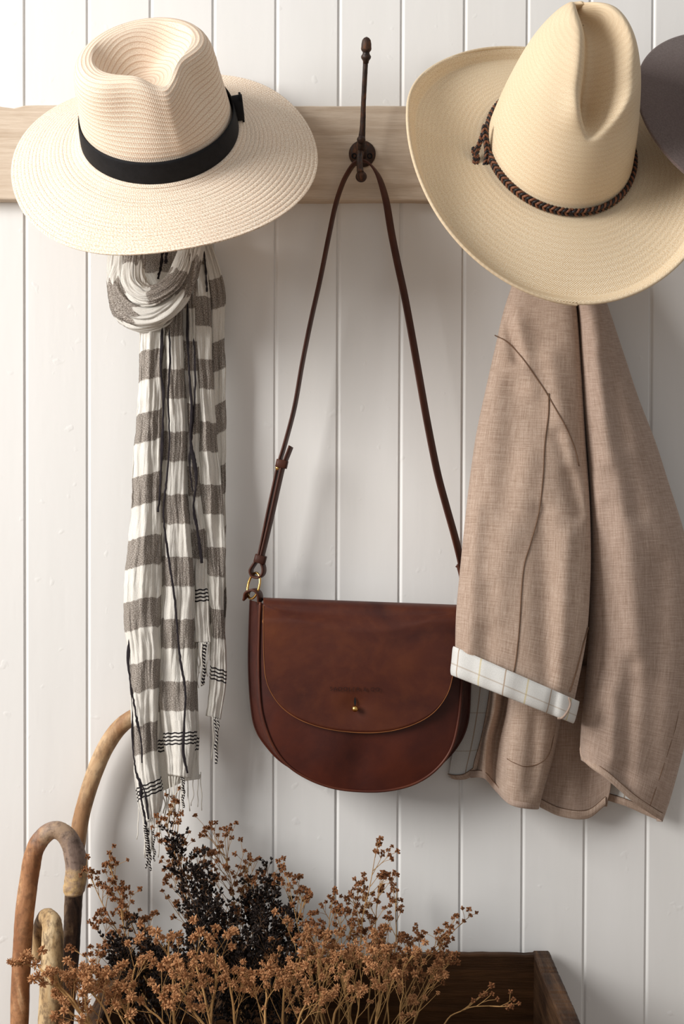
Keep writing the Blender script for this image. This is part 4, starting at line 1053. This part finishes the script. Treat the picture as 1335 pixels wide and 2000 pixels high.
def leaf_cluster(m, p, d, s, r):
    for i in range(3):
        q = (d + Vector((r.uniform(-1, 1), r.uniform(-1, 1), r.uniform(-.7, 1))) * .9).normalized()
        X = q.orthogonal().normalized(); Y = q.cross(X); w_ = s * .24
        v = [p, p + q * s * .55 + X * w_, p + q * s * .55 - X * w_ * .5 + Y * w_ * .86, p + q * s * .55 - X * w_ * .5 - Y * w_ * .86, p + q * s]
        m.add(v, [(0, 2, 1), (0, 3, 2), (0, 1, 3), (4, 1, 2), (4, 2, 3), (4, 3, 1)])
def sprig(base, tip, kind, label, group, seed, heads=26, size=.0036, spread=.05, start=.42, bend=(0, 0)):
    """one dried stem: base and tip are (photo x, photo y, depth)"""
    r = random.Random(seed); b = P(*base); tp = P(*tip); L = (tp - b).length
    mid = (b + tp) / 2 + Vector((bend[0], r.uniform(-.01, .01), bend[1])) + Vector((r.uniform(-.012, .012), 0, 0))
    n = 16; main = []
    for i in range(n):
        q = i / (n - 1); main.append(b * (1 - q) ** 2 + mid * 2 * q * (1 - q) + tp * q * q + Vector((nz(q * 4, seed), nz(q * 4, seed, 3), nz(q * 4, seed, 7))) * .003)
    m = MB(); m.add(*tube_geo(main, [(.0017 if base[2] > .27 and kind == 'tan' else .0011) - .0007 * i / (n - 1) for i in range(n)], 5))
    root = thing('dried_flower_stem', label, 'dried flower', b, group)
    ends = []
    def at(q): x = q * (n - 1); i = int(min(x, n - 2)); return main[i].lerp(main[i + 1], x - i), (main[i + 1] - main[i]).normalized()
    nb = max(5, heads // 4)
    ends.append((tp, at(1)[1]))
    for k in range(nb):
        q = start + (1 - start) * (k + r.random() * .8) / nb; q = min(q, .98); p, d = at(q)
        s = Vector((r.uniform(-1, 1), r.uniform(-.8, .8), r.uniform(-.2, .3))).normalized()
        dr = (d * 1.1 + s * .75).normalized(); bl = spread * (1.15 - .7 * (q - start) / (1 - start)) * r.uniform(.5, 1)
        pts = [p + dr * bl * i / 5 + Vector((0, 0, .12 * bl * (i / 5) ** 2)) for i in range(6)]
        m.add(*tube_geo(pts, [.0006 - .0003 * i / 5 for i in range(6)], 3, False)); ends.append((pts[-1], dr))
        for j in range(max(1, round((heads / nb) - 1))):
            u = r.uniform(.3, .95); i = int(u * 5); p2 = pts[i].lerp(pts[min(i + 1, 5)], u * 5 - i)
            s2 = (dr + Vector((r.uniform(-1, 1), r.uniform(-1, 1), r.uniform(-.4, .8)))).normalized(); l2 = r.uniform(.007, .017) * spread / .05
            e = p2 + s2 * l2; m.add(*tube_geo([p2, (p2 + e) / 2 + Vector((0, 0, .001)), e], .0003, 3, False)); ends.append((e, s2))
    m.build('stem', M['stem'] if kind != 'leaf' else M['stem_dark'], root)
    if kind == 'leaf':
        lm = MB()
        for p, d in ends:
            leaf_cluster(lm, p, d, size * 1.3, r); leaf_cluster(lm, p - d * size, d, size * 1.2, r)
        for k in range(int(heads * 2.2)):
            q = r.uniform(start * .6, 1); p, d = at(q); s = Vector((r.uniform(-1, 1), r.uniform(-1, 1), r.uniform(0, .8))) * spread * .32 * (1.1 - q * .6)
            leaf_cluster(lm, p + s, (d + s.normalized()).normalized(), size * 1.3, r)
        o = lm.build('leaves', M['leaf_dark'], root, smooth=False); o['kind'] = 'stuff'
    else:
        src = HB if kind == 'brown' else HT
        for p, d in ends:
            o = bpy.data.objects.new('seed_head', r.choice(src)); COL.objects.link(o); o.parent = root
            o.matrix_parent_inverse = root.matrix_world.inverted()
            o.matrix_world = Matrix.Translation(p) @ d.to_track_quat('Z', 'Y').to_matrix().to_4x4() @ Matrix.Diagonal((*([size * r.uniform(.75, 1.25)] * 3), 1))
    return root
def flowers():
    sd = 100
    # brown sprigs with labels of their own: (base, tip, label, heads, spread, bend)
    own = [
        ((345, 2010, .16), (178, 1716, .15), 'brown dried sprig arching furthest left to the tip of the thick crook', 34, .040, (-.03, .05)),
        ((350, 2010, .15), (212, 1690, .13), 'brown dried sprig rising just right of the big crook handle', 34, .045, (-.02, .03)),
        ((330, 2010, .17), (190, 1815, .16), 'short brown dried sprig low beside the dark stick shaft', 28, .04, (-.02, .02)),
        ((425, 2010, .10), (322, 1604, .08), 'tallest brown sprig of the left side, reaching the scarf fringe', 80, .065, (-.01, .02)),
        ((470, 2010, .09), (434, 1656, .06), 'brown dried sprig leaning over the tall dark sprigs, close to the wall', 80, .075, (.02, .02)),
        ((470, 2010, .10), (485, 1722, .07), 'brown dried sprig behind the gap between the two dark leafy sprigs', 60, .06, (.01, .01)),
        ((640, 2010, .14), (561, 1712, .13), 'brown dried sprig right of the dark leafy ones, below the bag', 34, .045, (-.01, .01)),
        ((680, 2020, .16), (733, 1668, .14), 'tallest brown dried sprig on the right, under the middle of the bag', 44, .048, (-.01, .02)),
        ((745, 2010, .08), (775, 1742, .05), 'dark brown slender sprig close to the wall right of the tallest one', 26, .03, (.01, .01)),
        ((770, 2010, .14), (903, 1801, .12), 'brown dried sprig reaching furthest right above the crate rim', 32, .045, (-.02, .01)),
        ((850, 2020, .22), (985, 1966, .22), 'thin tan sprig trailing low across the right inside of the crate', 12, .05, (-.01, .02)),
        ((800, 2020, .18), (846, 1903, .18), 'thin tan sprig arching over the dark boards inside the crate', 12, .06, (.0, .02)),
        ((260, 2040, .26), (168, 1868, .24), 'small brown sprig poking out over the left end of the crate', 18, .035, (-.01, .02)),
    ]
    for b, tp, lab, h, s, bd in own:
        sd += 1; sprig(b, tp, 'brown', lab, None, sd, h, .0040, s, .38, bd)
    fill = [((560, 2010, .12), (592, 1738, .12)), ((660, 2010, .13), (700, 1742, .13)), ((620, 2010, .15), (648, 1760, .15)), ((720, 2010, .12), (745, 1718, .11)), ((690, 2010, .17), (665, 1790, .17)),
            ((720, 2010, .16), (800, 1835, .15)), ((640, 2020, .19), (600, 1830, .19)), ((730, 2020, .2), (760, 1850, .2)), ((800, 2020, .16), (860, 1850, .15)), ((310, 2020, .18), (235, 1765, .17)), ((400, 2010, .15), (255, 1790, .15)), ((400, 2010, .12), (385, 1700, .09))]
    for b, tp in fill:
        sd += 1; sprig(b, tp, 'brown', 'brown dried flower sprig standing among others in the crate', 'brown dried flower sprigs', sd, 38, .0040, .045, .3)
    dark = [((455, 2020, .12), (338, 1642, .10), 'blackish leafy sprig, tallest, behind the scarf fringe', 90, .05), ((470, 2020, .13), (392, 1700, .12), 'blackish leafy sprig leaning left in the middle of the dark bunch', 90, .055),
            ((520, 2020, .11), (531, 1724, .10), 'blackish leafy sprig, straightest, just left of the brown sprigs', 90, .05), ((540, 2020, .13), (562, 1788, .12), 'blackish leafy sprig, furthest right of the dark bunch', 70, .045),
            ((500, 2020, .10), (500, 1745, .09), 'blackish leafy sprig beside and left of the straightest dark one', 80, .05)]
    for b, tp, lab, h, s in dark:
        sd += 1; sprig(b, tp, 'leaf', lab, None, sd, h, .0046, s, .25)
    lf = [((470, 2030, .14), (440, 1790, .14)), ((430, 2030, .16), (380, 1800, .16)), ((540, 2030, .15), (520, 1800, .15)), ((310, 2030, .2), (230, 1850, .2)), ((350, 2030, .2), (300, 1860, .2)), ((560, 2040, .2), (540, 1880, .2)), ((420, 2040, .22), (400, 1880, .22)), ((480, 2040, .2), (470, 1860, .2))]
    for b, tp in lf:
        sd += 1; sprig(b, tp, 'leaf', 'short blackish leafy sprig packed low in the crate', 'short dark leafy sprigs', sd, 90, .0046, .06, .15)
    r = random.Random(55)
    tan = [((340, 2050, .30), (330, 1838, .28)), ((250, 2060, .32), (268, 1880, .31)), ((300, 2060, .34), (230, 1940, .33)), ((420, 2060, .34), (375, 1870, .32)), ((400, 2060, .30), (420, 1850, .29)), ((470, 2060, .33), (445, 1905, .32)),
           ((500, 2060, .35), (520, 1930, .34)), ((430, 2070, .37), (350, 1930, .37)), ((560, 2060, .30), (560, 1905, .29)), ((600, 2060, .26), (640, 1880, .25)), ((640, 2060, .24), (620, 1850, .23)), ((680, 2060, .26), (705, 1870, .25)),
           ((720, 2060, .28), (740, 1900, .27)), ((780, 2060, .24), (790, 1880, .23)), ((640, 2070, .32), (680, 1940, .31)), ((350, 2070, .36), (280, 1960, .36)), ((560, 2070, .34), (600, 1950, .33)), ((740, 2060, .22), (840, 1920, .21)), ((600, 2060, .2), (575, 1840, .2)), ((680, 2060, .2), (650, 1860, .2)), ((760, 2060, .2), (745, 1850, .2))]
    for b, tp in tan:
        sd += 1; sprig(b, tp, 'tan', 'tan fluffy dried flower sprig crowding the front of the crate', 'tan dried flower sprigs', sd, (20 if b[2] > .27 else 30), (.0054 if b[2] > .27 else .0044) * (.85 + .3 * ((sd * 7) % 5) / 4), .06, .2, (0, .01))
    lt = [((230, 2080, .38), (75, 1888, .36), 'tan sprig reaching furthest left in front of the walking sticks'), ((220, 2090, .38), (110, 1920, .37), 'tan sprig in front of the short pale stick, low at the left'), ((240, 2090, .36), (170, 1925, .35), 'tan sprig over the left corner of the crate'), ((240, 2100, .38), (130, 1975, .38), 'lowest left tan sprig, cut by the bottom of the picture')]
    for b, tp, lab in lt:
        sd += 1; sprig(b, tp, 'tan', lab, None, sd, 26, .0056, .05, .3, (0, .02))
flowers()
